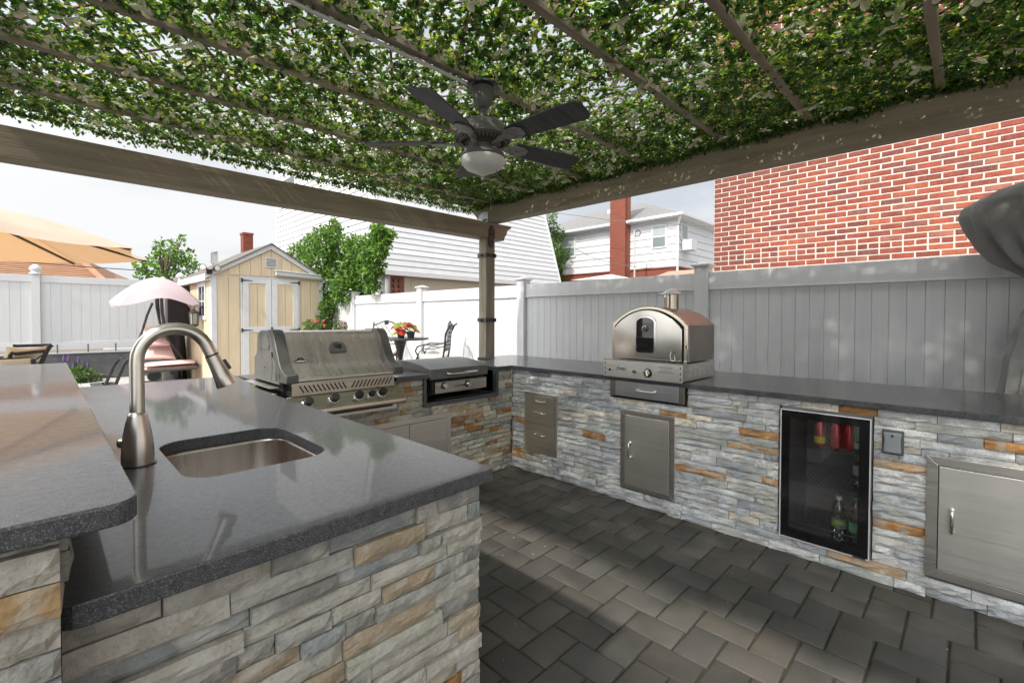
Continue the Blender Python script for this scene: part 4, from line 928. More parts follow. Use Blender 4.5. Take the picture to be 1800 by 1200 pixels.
# ---- sink and faucet
SK = thing('sink', 'undermount stainless sink with rounded corners set in the granite beside the faucet', 'sink', (-2.52, -1.28, .70))
ins = -.006; sb = MB(); dep = [(.873, ins), (.860, ins+.0), (.74, .006), (.715, .016), (.702, .04), (.70, .08)]
rings = []
for z, i_ in dep: rings.append([(x, y, z) for x, y in rrect(SX0+i_, SY0+i_, SX1-i_, SY1-i_, max(.03, .085-i_*.3))])
n = len(rings[0]); vs_ = [p for r_ in rings for p in r_]; fs = [(k*n+i, k*n+(i+1) % n, (k+1)*n+(i+1) % n, (k+1)*n+i) for k in range(len(rings)-1) for i in range(n)]
fs.append(tuple((len(rings)-1)*n+i for i in range(n)))
so = part('basin', sb.add(vs_, fs), mat('sink_steel', (.60,.545,.49), (.50,.46,.42), scale=5, rough=.26, metal=1, stretch=(5,5,.4), blotch=((.22,.15,.10), 42, .66), rough2=.36), SK, smooth=True)
sm_ = so.modifiers.new('thick', 'SOLIDIFY'); sm_.thickness = .002
part('drain', MB().lathe([(.045, 0), (.045, .003), (.03, .001), (0, -.0)], (-2.52, -1.28, .7005), 28), chrome, SK, smooth=True)
FA = thing('faucet', 'tall brushed nickel gooseneck pull-down faucet standing on the granite by the sink', 'faucet', (-2.782, -1.262, .912))
fx, fy = -2.782, -1.262
part('base_gasket', MB().lathe([(.043, 0), (.043, .003), (.0, .003)], (fx, fy, .9122), 32), blackp, FA)
part('body', MB().lathe([(.0375, 0), (.038, .02), (.0365, .055), (.033, .085), (.0275, .115), (.0225, .135), (.0215, .142), (.0185, .146)], (fx, fy, .915), 36), nickel, FA, smooth=True)
pts = [(fx, fy, z) for z in (1.055, 1.10, 1.15, 1.20)]
rad = .088; cxx = fx+rad
for i in range(1, 15):
    t = R(180-i*11.6); pts.append((cxx+rad*math.cos(t), fy-.012*(i/14), 1.205+rad*math.sin(t)*1.04))
p_last = Vector(pts[-1]); dlast = (Vector(pts[-1])-Vector(pts[-2])).normalized()
pts.append(tuple(p_last+dlast*.018))
part('neck', MB().tube(pts, .0175, 20), nickel, FA, smooth=True)
hd = p_last+dlast*.019
part('collar', MB().lathe([(.0185, 0), (.0185, .004)], hd, 24, dlast), blackp, FA, smooth=True)
h_ = part('spray_head', MB().lathe([(.0195, .004), (.0205, .03), (.024, .07), (.029, .100), (.0285, .104), (.024, .101), (0, .10)], hd, 32, dlast), nickel, FA, smooth=True)
part('spray_button', MB().bar(hd+dlast*.025+Vector((.023, -.001, .006)), hd+dlast*.062+Vector((.026, -.001, .010)), .010, .006, (0, 1, 0)), blackp, h_, bevel=.002)
part('lever', MB().lathe([(.014, 0), (.014, .010), (.010, .014), (0, .015)], (fx-.028, fy+.018, .975), 20, (-1, .6, 0)), nickel, FA, smooth=True)
# ================================================================ SHED
SY = 7.0
SH = thing('garden_shed', 'beige gabled garden shed with white trim and white-framed double doors', 'shed', (.25, 8.2, 0))
beige = mat('beige_siding', (.60,.49,.34), (.55,.445,.305), scale=6, rough=.8, stretch=(4,4,.4), bump=.15, bscale=60)
trimw = mat('white_trim', (.58,.585,.595), (.54,.545,.555), scale=7, rough=.5)
sx0, sx1 = -.765, 1.27; ze = 2.12; xm_ = .245; za = 2.70; y1s = 9.25
part('wall', MB().prism([(sx0, 0), (sx1, 0), (sx1, ze), (xm_, za), (sx0, ze)], 'y', SY, y1s), beige, SH)
# siding boards on front and flank
x = sx0+.075
while x < sx1-.08:
    x2 = min(x+.19, sx1-.075)
    def zt_at(xx): return ze + (za-ze)*(1-abs(xx-xm_)/((sx1-sx0)/2)) - .03
    if not (-.30 < (x+x2)/2 < .80):
        part('siding_board', MB().prism([(x+.004, .05), (x2-.004, .05), (x2-.004, 2.10), (x+.004, 2.10)], 'y', SY-.012, SY-.0005), beige, SH, bevel=.002, seg=1)
    a_, b_ = zt_at(x+.004), zt_at(x2-.004)
    if min(a_, b_) > 2.14: 
        pp = [(x+.004, 2.135), (x2-.004, 2.135), (x2-.004, b_), (x+.004, a_)]
        if x < xm_ < x2: pp = pp[:3]+[(xm_, zt_at(xm_))]+pp[3:]
        part('siding_board', MB().prism(pp, 'y', SY-.014, SY-.0005), beige, SH, bevel=.002, seg=1)
    x = x2
y = SY+.08
while y < y1s-.1:
    part('siding_board', MB().box(sx0-.012, y+.003, .05, sx0-.0005, y+.147, ze-.02), beige, SH, bevel=.002, seg=1); y += .15
for xa_, xb_ in ((sx0-.016, sx0+.075), (sx1-.075, sx1+.016)): part('corner_board', MB().box(xa_, SY-.018, 0, xb_, SY-.0145+.03, ze-.01), trimw, SH, bevel=.003)
part('corner_board', MB().box(sx0-.018, SY+.016, 0, sx0-.0125, SY+.08, ze-.01), trimw, SH)
# rakes, roof
sl_ = (za-ze)/((sx1-sx0)/2); ov = .12
for sg in (-1, 1):
    xe = (sx0-ov) if sg < 0 else (sx1+ov); zE = ze - sl_*ov
    part('rake_board', MB().prism([(xe, zE-.02), (xm_, za-.02), (xm_, za+.075), (xe, zE+.075)], 'y', SY-.05, SY-.018), trimw, SH, bevel=.003)
    part('roof', MB().prism([(xe-.03*-sg*-1, zE+.072), (xm_, za+.076), (xm_, za+.100), (xe-.03*-sg*-1, zE+.094)], 'y', SY-.08, y1s+.1), mat('shed_shingle', (.16,.14,.12), (.09,.08,.07), scale=30, rough=.95, bump=.4), SH, bevel=.003)
part('eave_fascia', MB().box(sx0-ov-.005, SY-.04, ze-sl_*ov-.05, sx0-ov+.02, y1s+.05, ze-sl_*ov+.07), trimw, SH, bevel=.003)
# doors
dx0, dx1, dzt = by(300+488/4, 500, SY).x, by(300+905/4, 500, SY).x, 2.125; dm = (dx0+dx1)/2-.0
part('door_casing', MB().box(dx0, SY-.022, .05, dx0+.03, SY-.0145, dzt).box(dx1-.03, SY-.022, .05, dx1, SY-.0145, dzt).box(dx0+.0305, SY-.022, dzt-.03, dx1-.0305, SY-.0145, dzt), trimw, SH)
for a_, b_ in ((dx0+.035, dm-.004), (dm+.004, dx1-.035)):
    fwid = .105; dd = part('door', MB().box(a_, SY-.026, .07, b_, SY-.010, dzt-.035), beige, SH)
    part('door_frame', MB().box(a_, SY-.038, .07, a_+fwid, SY-.0265, dzt-.035).box(b_-fwid, SY-.038, .07, b_, SY-.0265, dzt-.035).box(a_+fwid+.0005, SY-.0378, dzt-.135, b_-fwid-.0005, SY-.0265, dzt-.035)
         .box(a_+fwid+.0005, SY-.0378, 1.045, b_-fwid-.0005, SY-.0265, 1.15).box(a_+fwid+.0005, SY-.0378, .07, b_-fwid-.0005, SY-.0265, .18), trimw, dd, bevel=.002)
    part('groove', MB().box((a_+b_)/2-.003, SY-.0272, .18, (a_+b_)/2+.003, SY-.0262, dzt-.14), mat('siding_groove', (.22,.17,.11), rough=.9), dd)
for a_, sg in ((dx0+.02, 1), (dx1-.02, -1)):
    for z in (1.085, dzt-.085):
        part('strap_hinge', MB().prism([(a_, z-.018), (a_, z+.018), (a_+sg*.05, z+.012), (a_+sg*.19, z+.004), (a_+sg*.19, z-.004), (a_+sg*.05, z-.012)], 'y', SY-.044, SY-.0382).box(a_-.014, SY-.046, z-.04, a_+.014, SY-.0385, z+.04), blackm, SH)
part('door_latch', MB().box(dm-.02, SY-.05, 1.06, dm+.02, SY-.0385, 1.14), blackm, SH, bevel=.005)
# gable vent
vx0, vx1, vz0, vz1 = .135, .365, 2.32, 2.515
vf = part('gable_vent', MB().box(vx0, SY-.035, vz0, vx0+.022, SY-.0145, vz1).box(vx1-.022, SY-.035, vz0, vx1, SY-.0145, vz1).box(vx0+.0225, SY-.0345, vz0, vx1-.0225, SY-.0145, vz0+.022).box(vx0+.0225, SY-.0345, vz1-.022, vx1-.0225, SY-.0145, vz1), trimw, SH)
part('vent_dark', MB().box(vx0+.023, SY-.016, vz0+.023, vx1-.023, SY-.0146, vz1-.023), void, SH)
for k in range(5): part('vent_louvre', MB().obox(((vx0+vx1)/2, SY-.024, vz0+.042+k*.028), (vx1-vx0-.048, .02, .010), e=(R(-35), 0, 0)), trimw, vf)
# flank: window, floodlights, lantern
wy0, wy1 = 7.35, 7.95
wf = part('window', MB().box(sx0-.035, wy0, 1.28, sx0-.0125, wy0+.07, 2.0).box(sx0-.035, wy1-.07, 1.28, sx0-.0125, wy1, 2.0).box(sx0-.0345, wy0+.0705, 1.28, sx0-.0125, wy1-.0705, 1.36).box(sx0-.0345, wy0+.0705, 1.92, sx0-.0125, wy1-.0705, 2.0), trimw, SH)
part('pane', MB().box(sx0-.022, wy0+.071, 1.361, sx0-.0128, wy1-.071, 1.919), mat('window_glass', (.03,.035,.04), rough=.05, spec=1), wf)
part('muntin', MB().box(sx0-.03, (wy0+wy1)/2-.012, 1.36, sx0-.0225, (wy0+wy1)/2+.012, 1.92).box(sx0-.03, wy0+.07, 1.63, sx0-.0228, (wy0+wy1)/2-.0125, 1.65).box(sx0-.03, (wy0+wy1)/2+.0125, 1.63, sx0-.0228, wy1-.07, 1.65), trimw, wf)
def flood(x, y, z, where):
    T = thing('floodlight', where, 'floodlight', (x, y, z))
    part('junction_box', MB().box(x-.045, y-.02, z-.11, x+.045, y+.05, z-.02), blackm, T, bevel=.006)
    for s in (-1, 1):
        ax_ = Vector((s*.35, -1, -.15)).normalized(); c_ = Vector((x+s*.10, y-.02, z+.01))
        part('arm', MB().tube([(x, y-.01, z-.04), tuple(c_)], .012, 8), blackm, T)
        h = part('lamp_head', MB().lathe([(.0, -.05), (.035, -.045), (.055, .02), (.058, .045), (.052, .048)], c_, 20, ax_), blackm, T, smooth=True)
        part('lens', MB().lathe([(.050, .0455), (0, .05)], c_, 20, ax_), mat('lamp_lens', (.75,.72,.62), rough=.25), h)
flood(by(367, 465, SY-.02).x, SY-.06, 2.225, 'black twin-head floodlight at the front left corner of the shed eave')
flood(-.95, 9.95, 2.18, 'black twin-head floodlight beside the post cap behind the pink canopy')
LN = thing('wall_lantern', 'black coach lantern hanging on the left wall of the shed', 'lantern', (sx0-.16, 7.62, 1.17))
lx, ly = sx0-.16, 7.62
part('cap', MB().lathe([(0, .36), (.015, .34), (.03, .32), (.095, .27), (.10, .26), (.08, .255)], (lx, ly, 1.15), 6), blackm, LN)
part('base', MB().lathe([(0, -.0), (.04, .0), (.085, .035), (.07, .05)], (lx, ly, 1.15), 6), blackm, LN)
part('lantern_glass', MB().lathe([(.062, .052), (.078, .254)], (lx, ly, 1.15), 6), mat('lantern_glass', (.30,.29,.25), rough=.15), LN)
for k in range(6): a = k*math.pi/3; part('lantern_bar', MB().tube([(lx+.07*math.cos(a), ly+.07*math.sin(a), 1.19), (lx+.088*math.cos(a), ly+.088*math.sin(a), 1.415)], .006, 5), blackm, LN)
part('bracket', MB().tube([(lx, ly, 1.50), (lx+.02, ly, 1.56), (lx+.10, ly, 1.56), (lx+.15, ly, 1.50)], .009, 6).box(lx+.138, ly-.04, 1.42, lx+.15, ly+.04, 1.56), blackm, LN)
AW = thing('rolled_awning', 'long white rolled awning case mounted above the shed doors', 'awning', (.75, SY-.1, 2.19))
part('case', MB().tube([(.32, SY-.07, 2.215), (1.21, SY-.07, 2.175)], .048, 16), mat('awning_case', (.55,.56,.59), rough=.4), AW, smooth=True)
part('top_cover', MB().bar((.30, SY-.07, 2.262), (1.20, SY-.07, 2.222), .13, .02), trimw, AW, bevel=.004)
AC = thing('heat_pump', 'black louvred air conditioner mounted on the side wall of the shed', 'air conditioner', (-.9, 9.0, 1.2))
part('casing', MB().box(-1.16, 8.72, 1.17, -.80, 9.05, 1.99), mat('black_casing', (.022,.023,.027), rough=.5), AC, bevel=.02)
part('side_coil', MB().box(-1.13, 8.715, 1.20, -.83, 8.7195, 1.96), mat('black_casing', (.02,.02,.02)), AC)
for k in range(16): part('fin', MB().box(-1.185, 8.74+k*.018, 1.2, -1.1605, 8.747+k*.018, 1.92), mat('fin_grey', (.30,.31,.33), rough=.5), AC)
gcv = mat('black_cover_cloth', (.018,.02,.024), (.03,.033,.04), scale=3, rough=.6, bump=.4, bscale=9, bdist=.05)
BC_ = thing('covered_barbecue', 'tall object under a black cloth cover beside the shed wall', 'covered barbecue', (-1.05, 9.3, 0))
def drape(u_, v_):
    a = u_*2*math.pi; z = 1.10*(1-v_)
    r_ = .25+.06*v_+.02*math.sin(a*5+v_*3)+.012*math.sin(a*9+1); r_ *= (1 if v_ > .12 else .5+.5*math.sqrt(v_/.12))
    return (-1.05+r_*math.cos(a)*.8, 9.0+r_*math.sin(a)*1.1, z)
part('cloth_cover', MB().grid(drape, 40, 14, wrapu=True), gcv, BC_, smooth=True)
CH1 = thing('shed_chimney', 'short red brick chimney rising behind the shed roof', 'chimney', (.9, 15, 0))
p0 = by(428, 450, 16); p1 = by(445, 450, 16)
part('stack', MB().box(p0.x, 16, 0, p1.x, 16.35, by(437, 413, 16).z), brickm2, CH1, bevel=.01)
part('cap', MB().box(p0.x-.02, 15.97, by(437, 413, 16).z+.001, p1.x+.02, 16.38, by(437, 409, 16).z), brickm2, CH1, bevel=.01)
for k in range(14):
    z = by(437, 447, 16).z + k*.07; 
    if z < by(437, 413, 16).z-.02: part('brick_course', MB().box(p0.x-.004, 15.992, z, p1.x+.004, 16.3, z+.054), brickm2, CH1)
# ================================================================ white house with mansard front
HX = 3.2; HYF = 7.775
WH = thing('white_house', 'big house clad in white clapboard with sloped mansard front behind the far fence', 'house', (6, 11, 0))
sid = mat('white_clapboard', (.52,.525,.54), (.485,.49,.505), scale=4, rough=.6)
garg = mat('tan_soffit', (.50,.44,.36), (.45,.39,.32), scale=6, rough=.8)
XR0 = bx  # placing aid kept short
xr_b = by(985, 495, HYF).x; q_top = bx(957, 385, xr_b)
ytop_z = 4.9; yt = HYF+.10+(ytop_z-2.65)*.30
part('wall', MB().prism([(HYF+.30, 0), (HYF+.30, 2.5), (HYF+.35, 3.3), (HYF+1.55, 7.4), (15.4, 7.4), (15.4, 0)], 'x', HX+.02, xr_b-.03), sid, WH)
# clapboards on the flank, facing -x
z = 2.3; 
while z < 7.3:
    ys = HYF+.30+max(0, (z+.1-2.6))*.27 + .04
    part('clapboard', MB().prism([(HX+.019, z), (HX-.026, z), (HX-.004, z+.178), (HX+.019, z+.178)], 'y', ys, 15.35) , sid, WH); z += .18
part('corner_trim', MB().box(HX-.03, 15.35, 0, HX+.10, 15.5, 7.4), trimw, WH, bevel=.005)
# front slope boards, y-z profile
def fy_(z):  # front surface of the mansard
    if z < 3.15: return HYF - .02 + (z-2.5)*.25
    return HYF+.165+(z-3.15)*.30
z = 2.55; k = 0
while z < 7.2:
    h = .155
    part('clapboard', MB().prism([(fy_(z)-.020, z), (fy_(z+h)-.003, z+h), (fy_(z+h)+.04, z+h), (fy_(z)+.04, z)], 'x', HX+.012, xr_b-.05+(z-2.5)*-.0), sid, WH); z += h+.004; k += 1
part('mansard_edge', MB().add([(xr_b-.05, fy_(2.5)-.03, 2.5), (xr_b+.05, fy_(2.5)-.03, 2.5), (xr_b+.05, fy_(7.2)-.03, 7.2), (xr_b-.05, fy_(7.2)-.03, 7.2), (xr_b-.05, fy_(2.5)+.6, 2.5), (xr_b+.05, fy_(2.5)+.6, 2.5), (xr_b+.05, fy_(7.2)+.6, 7.2), (xr_b-.05, fy_(7.2)+.6, 7.2)],
     [(0,1,2,3),(4,5,6,7),(0,1,5,4),(1,2,6,5),(2,3,7,6),(3,0,4,7)]), trimw, WH)
part('corner_board', MB().add([(HX-.03, fy_(z_)+dy, z_) for z_ in (2.5, 3.15, 7.3) for dy in (-.03, .12)]+[(HX+.05, fy_(z_)+dy, z_) for z_ in (2.5, 3.15, 7.3) for dy in (-.03, .12)],
     [(0,1,3,2),(2,3,5,4),(6,7,9,8),(8,9,11,10),(0,2,8,6),(2,4,10,8),(1,3,9,7),(3,5,11,9),(0,1,7,6),(4,5,11,10)]), trimw, WH)
part('soffit', MB().box(HX-.02, HYF-.05, 2.44, xr_b+.04, HYF+.40, 2.4995), garg, WH, bevel=.006)
part('fascia', MB().box(HX-.03, HYF-.065, 2.44, xr_b+.05, HYF-.0505, 2.54), trimw, WH)
part('brick_pier', MB().box(HX+.25, HYF+.2, 0, HX+.72, HYF+.30, 2.435), brickm2, WH)
for r_ in range(9):
    for c_ in range(3): part('brick', MB().box(HX+.252+c_*.158-(.05 if r_ % 2 else 0)*(c_ > 0), HYF+.188, 1.78+r_*.072, HX+.252+c_*.158+.148, HYF+.1995, 1.78+r_*.072+.06), mat('pier_brick', (.26,.11,.075), (.17,.07,.05), scale=5, rough=.9), WH)
part('garage_wall', MB().box(HX+.725, HYF+.22, 0, xr_b-.05, HYF+.299, 2.42), garg, WH)
for k in range(5): part('garage_panel', MB().box(HX+.95, HYF+.205, .3+k*.42, HX+3.4, HYF+.2195, .3+k*.42+.40), mat('garage_door_tan', (.44,.39,.31), rough=.7), WH, bevel=.006)
part('grey_pipe', MB().tube([(HX+.16, HYF+.1, 0), (HX+.16, HYF+.1, 2.43)], .07, 12), mat('grey_pipe_paint', (.32,.33,.34), (.25,.25,.25), scale=8, rough=.6), WH, smooth=True)
wwin = part('window', MB().box(HX-.05, 13.5, 5.25, HX-.015, 15.2, 6.3), trimw, WH, bevel=.006)
part('pane', MB().box(HX-.056, 13.6, 5.32, HX-.0505, 15.1, 6.2), mat('dark_window', (.05,.055,.06), rough=.1, spec=1), wwin)
# ================================================================ far house with hip roof
fdep = 18.8
def fd_(u, v, d=fdep): r_ = ray(u, v); return CAM + r_*d/(r_.dot(Vector((math.cos(YAW), math.sin(YAW), 0))))
cor = fd_(1190, 382); CX, CY = cor.x, cor.y; zev = cor.z
FH = thing('far_house', 'white sided two-storey house with grey hip roof and tall brick chimney beyond the fence', 'house', (CX, CY, 0))
sid2 = mat('far_white_siding', (.54,.545,.56), (.50,.505,.52), scale=3, rough=.65)
zb_ = bx(1190, 470, CX).z
yend = bx(960, 400, CX).y+1.5; xend = by(1262, 400, CY).x+2
part('wall', MB().box(CX+.02, CY+.02, 0, xend, yend, zev), sid2, FH)
part('brick_storey', MB().box(CX-.02, CY-.02, 0, xend, yend, zb_), brickm2, FH)
part('brick_cap', MB().box(CX-.06, CY-.06, zb_+.001, xend, yend, zb_+.05), brickm2, FH)
z = zb_+.06; 
while z < zev-.05:
    part('siding_board', MB().prism([(CX-.030, z), (CX+.019, z), (CX+.019, z+.30), (CX-.002, z+.30)], 'y', CY-.0, yend), sid2, FH)
    part('siding_board', MB().prism([(CY-.030, z), (CY+.019, z), (CY+.019, z+.30), (CY-.002, z+.30)], 'x', CX+.002, xend), sid2, FH); z += .305
o_ = .35; ax = by(1068, 352, CY+3.2); rz = fd_(1072, 350).z+.12
rp0 = fd_(1133, 357, fdep+4.2); ridge0 = (rp0.x, rp0.y, rp0.z); ridge1 = (rp0.x, yend-2, rp0.z); rz = rp0.z-.25
shin = mat('grey_roof_shingle', (.20,.20,.20), (.13,.13,.13), scale=14, rough=.95, bump=.5, bscale=30, stretch=(1,1,3))
e0, e1, e2, e3 = (CX-o_, CY-o_, zev+.06), (CX-o_, yend+o_, zev+.06), (xend, yend+o_, zev+.06), (xend, CY-o_, zev+.06)
part('roof', MB().add([e0, e1, e2, e3, ridge0, ridge1, (xend, ridge0[1], rz+.25)], [(0, 1, 5, 4), (0, 4, 6, 3), (1, 2, 5), (4, 5, 6)]), shin, FH)
part('eave', MB().box(CX-o_, CY-o_, zev-.02, CX+.0, yend+o_, zev+.05).box(CX+.001, CY-o_, zev-.02, xend, CY+.0, zev+.05), trimw, FH)
part('gutter', MB().box(CX-o_-.06, CY-o_-.06, zev+.0, CX-o_-.001, yend+o_, zev+.11).box(CX-o_, CY-o_-.06, zev+.0, xend, CY-o_-.001, zev+.11), mat('gutter_white', (.55,.55,.56), rough=.5), FH, bevel=.01)
ch0, ch1 = bx(1072.5, 400, CX-.45), bx(1099, 400, CX-.45)
chim = part('chimney', MB().box(CX-.45, ch1.y, 0, CX-.001, ch0.y, 8.3), mat('far_chimney_brick', (.30,.10,.055), (.20,.07,.045), scale=9, rough=.9, stretch=(1,1,3), bump=.4), FH)
for k in range(60):
    z = 3.0+k*.085
    part('brick_course', MB().box(CX-.456, ch1.y-.006, z, CX-.30, ch0.y+.006, z+.066), brickm2, chim)
def fwin(u0, u1, v0, v1, plane='x'):
    if plane == 'x': a_, b_ = bx(u0, v1, CX), bx(u1, v0, CX); w1 = part('window', MB().box(CX-.06, b_.y, a_.z, CX-.0165, a_.y, b_.z), trimw, FH, bevel=.01)
    a_, b_ = bx(u0+2.5, v1-3, CX), bx(u1-2.5, v0+3, CX); zm = (a_.z+b_.z)/2
    part('pane', MB().box(CX-.066, b_.y, a_.z, CX-.0605, a_.y, zm-.03), mat('far_window_glass', (.16,.19,.19), rough=.1, spec=1), w1)
    part('pane', MB().box(CX-.066, b_.y, zm+.03, CX-.0605, a_.y, b_.z), mat('far_window_blind', (.30,.34,.34), rough=.3, spec=.8), w1)
fwin(1146, 1173, 393, 438); fwin(985, 1013, 415, 455)
pw0, pw1 = by(1195.5, 420, CY), by(1207, 420, CY); zz0, zz1 = by(1200, 422, CY).z, by(1200, 394, CY).z
w2 = part('window', MB().box(pw0.x, CY-.06, zz0, pw1.x, CY-.0165, zz1), trimw, FH); part('pane', MB().box(pw0.x+.06, CY-.066, zz0+.06, pw1.x-.06, CY-.0605, zz1-.06), mat('far_window_glass', (.16,.19,.19)), w2)
part('air_conditioner', MB().box(pw0.x+.05, CY-.45, zz0-.45, pw1.x+.0, CY-.02, zz0-.02), mat('ac_white', (.5,.5,.5), rough=.6), FH, bevel=.02)
part('downspout', MB().tube([(CX-.30, CY-.30, zev), (CX-.06, CY-.07, zev-.35), (CX-.06, CY-.07, 2.9)], .045, 8), trimw, FH)
part('roof_vent', MB().box(ridge0[0]-.9, CY+4.1, rz-.35, ridge0[0]-.6, CY+4.6, rz+.02), trimw, FH, bevel=.03)
po = bx(1116, 400, CX-1.2); 
PO = thing('antenna_pole', 'thin grey pole with a small round dish standing in front of the far house', 'pole', (CX-1.2, po.y, 0))
part('mast', MB().tube([(CX-1.2, po.y, 0), (CX-1.2, po.y, bx(1116, 404, CX-1.2).z)], .035, 8), mat('pole_grey', (.35,.36,.36), rough=.5), PO)
dp = bx(1121, 410, CX-1.2); part('dish', MB().tube([(CX-1.2, dp.y+.12*math.cos(t), dp.z+.12*math.sin(t)) for t in [2*math.pi*i/16 for i in range(17)]], .025, 6), darkm, PO)
GZ = thing('white_canopy', 'white pointed canopy top just showing above the fence left of the chimney foot', 'canopy', (CX-3, bx(1073, 485, CX-3).y, 0))
a_, b_, c_ = bx(1045, 492, CX-3), bx(1074, 482, CX-3), bx(1092, 489, CX-3)
part('canopy_cloth', MB().add([(CX-4, a_.y+.4, a_.z-.05), (CX-4, c_.y-.6, c_.z-.1), (CX-2, c_.y-.6, c_.z-.1), (CX-2, a_.y+.4, a_.z-.05), (CX-3, b_.y, b_.z+.0)], [(0,1,4),(1,2,4),(2,3,4),(3,0,4),(0,1,2,3)]), trimw, GZ)
for yy in (a_.y+.3, c_.y-.5): part('pole', MB().tube([(CX-3.9, yy, 0), (CX-3.9, yy, a_.z-.06)], .03, 6), trimw, GZ)
LR = thing('low_roof', 'low reddish shingle roof just above the fence right of the chimney foot', 'roof', (CX-4, bx(1200, 485, CX-4).y, 0))
y_a, y_b = bx(1165, 480, CX-4).y, bx(1260, 480, CX-4).y; zt2 = bx(1210, 472, CX-4).z
part('roof_slope', MB().prism([(CX-5, zt2-.35), (CX-3.6, zt2), (CX-2, zt2-.35), (CX-2, zt2-.4), (CX-5, zt2-.4)], 'y', y_b-2, y_a), mat('terracotta_shingle', (.40,.24,.17), (.30,.18,.13), scale=10, rough=.9), LR)
part('wall', MB().box(CX-4.8, y_b-1.9, 0, CX-2.2, y_a-.1, zt2-.41), brickm2, LR)
# ================================================================ orange-brown tiled roof behind the left fence
OR = thing('tiled_roof_house', 'house with orange-brown shingled hip roof behind the rear fence under the tan umbrella', 'house', (-6, 18, 0))
rY = 15.0; zE_ = by(100, 486, rY).z-.25; hip0 = by(190, 492, rY); hip1 = by(128, 458, rY+2.2)
shb = mat('orange_brown_shingle', (.30,.155,.085), (.22,.115,.065), scale=5, rough=.9, stretch=(.5,.5,4), bump=.4, bscale=20)
shb2 = mat('orange_brown_shingle_side', (.42,.22,.13), (.34,.18,.11), scale=5, rough=.9, bump=.3)
part('wall', MB().box(-16, rY+.4, 0, hip0.x-.1, rY+8, zE_), garg, OR)
part('roof', MB().add([(-17, rY, zE_-.1), (hip0.x+.15, rY, zE_-.1), (hip1.x, rY+2.2, hip1.z+.2), (-17, rY+2.2, hip1.z+.2), (-17, rY+9, zE_-.1), (hip0.x+2.6, rY+5.5, zE_-.1), (hip1.x+1.3, rY+5.5, hip1.z-.1)],
     [(0, 1, 2, 3), (1, 5, 6, 2), (3, 2, 6, 4), (0, 3, 4)]), shb, OR)
n_ = 20
for k in range(n_):
    t = k/n_; z0_ = zE_-.1+(hip1.z+.3-zE_)*t; yy = rY+2.2*t; xe = hip0.x+.15+(hip1.x-hip0.x-.15)*t
    part('shingle_course', MB().add([(-17, yy-.012, z0_+.012), (xe, yy-.012, z0_+.012), (xe-.03, yy+.10, z0_+.10*(hip1.z+.3-zE_)/2.2+.006), (-17, yy+.10, z0_+.10*(hip1.z+.3-zE_)/2.2+.006), (-17, yy+.02, z0_-.02), (xe, yy+.02, z0_-.02)], [(0, 1, 2, 3), (0, 4, 5, 1)]), shb, OR)
part('hip_cap', MB().bar((hip0.x+.15, rY, zE_-.06), (hip1.x, rY+2.2, hip1.z+.24), .16, .05), shb2, OR)
wr = MB().tube([tuple(by(-30, 454, 12.5)), tuple(by(150, 469, 12.5)), tuple(by(290, 478, 12.5)), tuple(by(370, 474, 12.5)+Vector((0,0,.05)))], .012, 6)
solo('overhead_cable', wr, blackm, 'black cable sagging across the sky above the rear fence', 'cable')
mt = MB()
mp_ = by(376, 470, 13)
ANT = thing('rooftop_panel', 'small square white panel with grey frame standing behind the shed eave', 'panel', (mp_.x, 13, 0))
q0, q1 = by(370, 463, 13), by(381, 442, 13)
part('panel_face', MB().box(q0.x, 12.98, q0.z, q1.x, 13.0, q1.z), trimw, ANT); part('panel_frame', MB().tube([(q0.x, 12.96, q0.z), (q0.x, 12.96, q1.z-.06), (q1.x, 12.96, q1.z), (q1.x, 12.96, q0.z)], .025, 6), mat('pole_grey', (.35,.36,.36)), ANT)
part('mast', MB().tube([((q0.x+q1.x)/2, 13.03, 0), ((q0.x+q1.x)/2, 13.03, q0.z)], .03, 6), darkm, ANT)

for k, (q0_, q1_) in enumerate((((960, 372), (1250, 398)), ((1010, 436), (1075, 462)), ((1075, 462), (1190, 470)))):
    a_, b_ = bx(*q0_, CX-1.5), bx(*q1_, CX-1.5); m_ = (a_+b_)/2-Vector((0, 0, .12))
    solo('utility_wire', MB().tube([a_, m_, b_], .011, 5), darkm, ('thin wire crossing the sky above the far house roof', 'thin wire sloping down to the tall brick chimney', 'thin wire running low along the white siding right of the chimney')[k], 'wire')
# ================================================================ FOLIAGE
def sn(x): return max(0.0, math.sin(math.pi*x))
bark = mat('bark', (.10,.075,.05), (.06,.045,.03), scale=12, rough=.9, bump=.5)
VL = [leafmat('vine_leaf', (.05,.12,.022), (.16,.34,.03), .3), leafmat('vine_leaf_light', (.11,.22,.03), (.30,.52,.05), .38), leafmat('vine_leaf_dark', (.02,.055,.018), (.06,.16,.02), .2)]
def crown(name, blobs, per, size, parent, seed, mats=None, wts=(.5, .28, .22), width=.8, down=.5):
    gg = np.random.default_rng(seed); P = []; D = []
    for (c, r, k) in blobs:
        n = int(per*k); v = gg.normal(size=(n, 3)); v /= np.linalg.norm(v, axis=1, keepdims=True)
        rad = gg.uniform(.35, 1.05, n)**.6*(1+.22*np.sin(v[:, 0]*5+seed)*np.cos(v[:, 2]*6+v[:, 1]*4))
        P.append(np.array(c)+v*rad[:, None]*np.array(r)); d = v+gg.normal(size=(n, 3))*.8; d[:, 2] -= down; D.append(d)
    return leaves(name, np.concatenate(P), np.concatenate(D), size, parent, mats or VL, wts, seed, width=width)
def limbs(parent, base, tips, r0):
    for i, t in enumerate(tips):
        b = Vector(base); t = Vector(t); m_ = (b+t)/2+Vector((rng.uniform(-.1, .1), rng.uniform(-.1, .1), .1))
        part('limb', MB().tube([b, m_, t], [r0, r0*.6, r0*.15], 7), bark, parent, smooth=True)
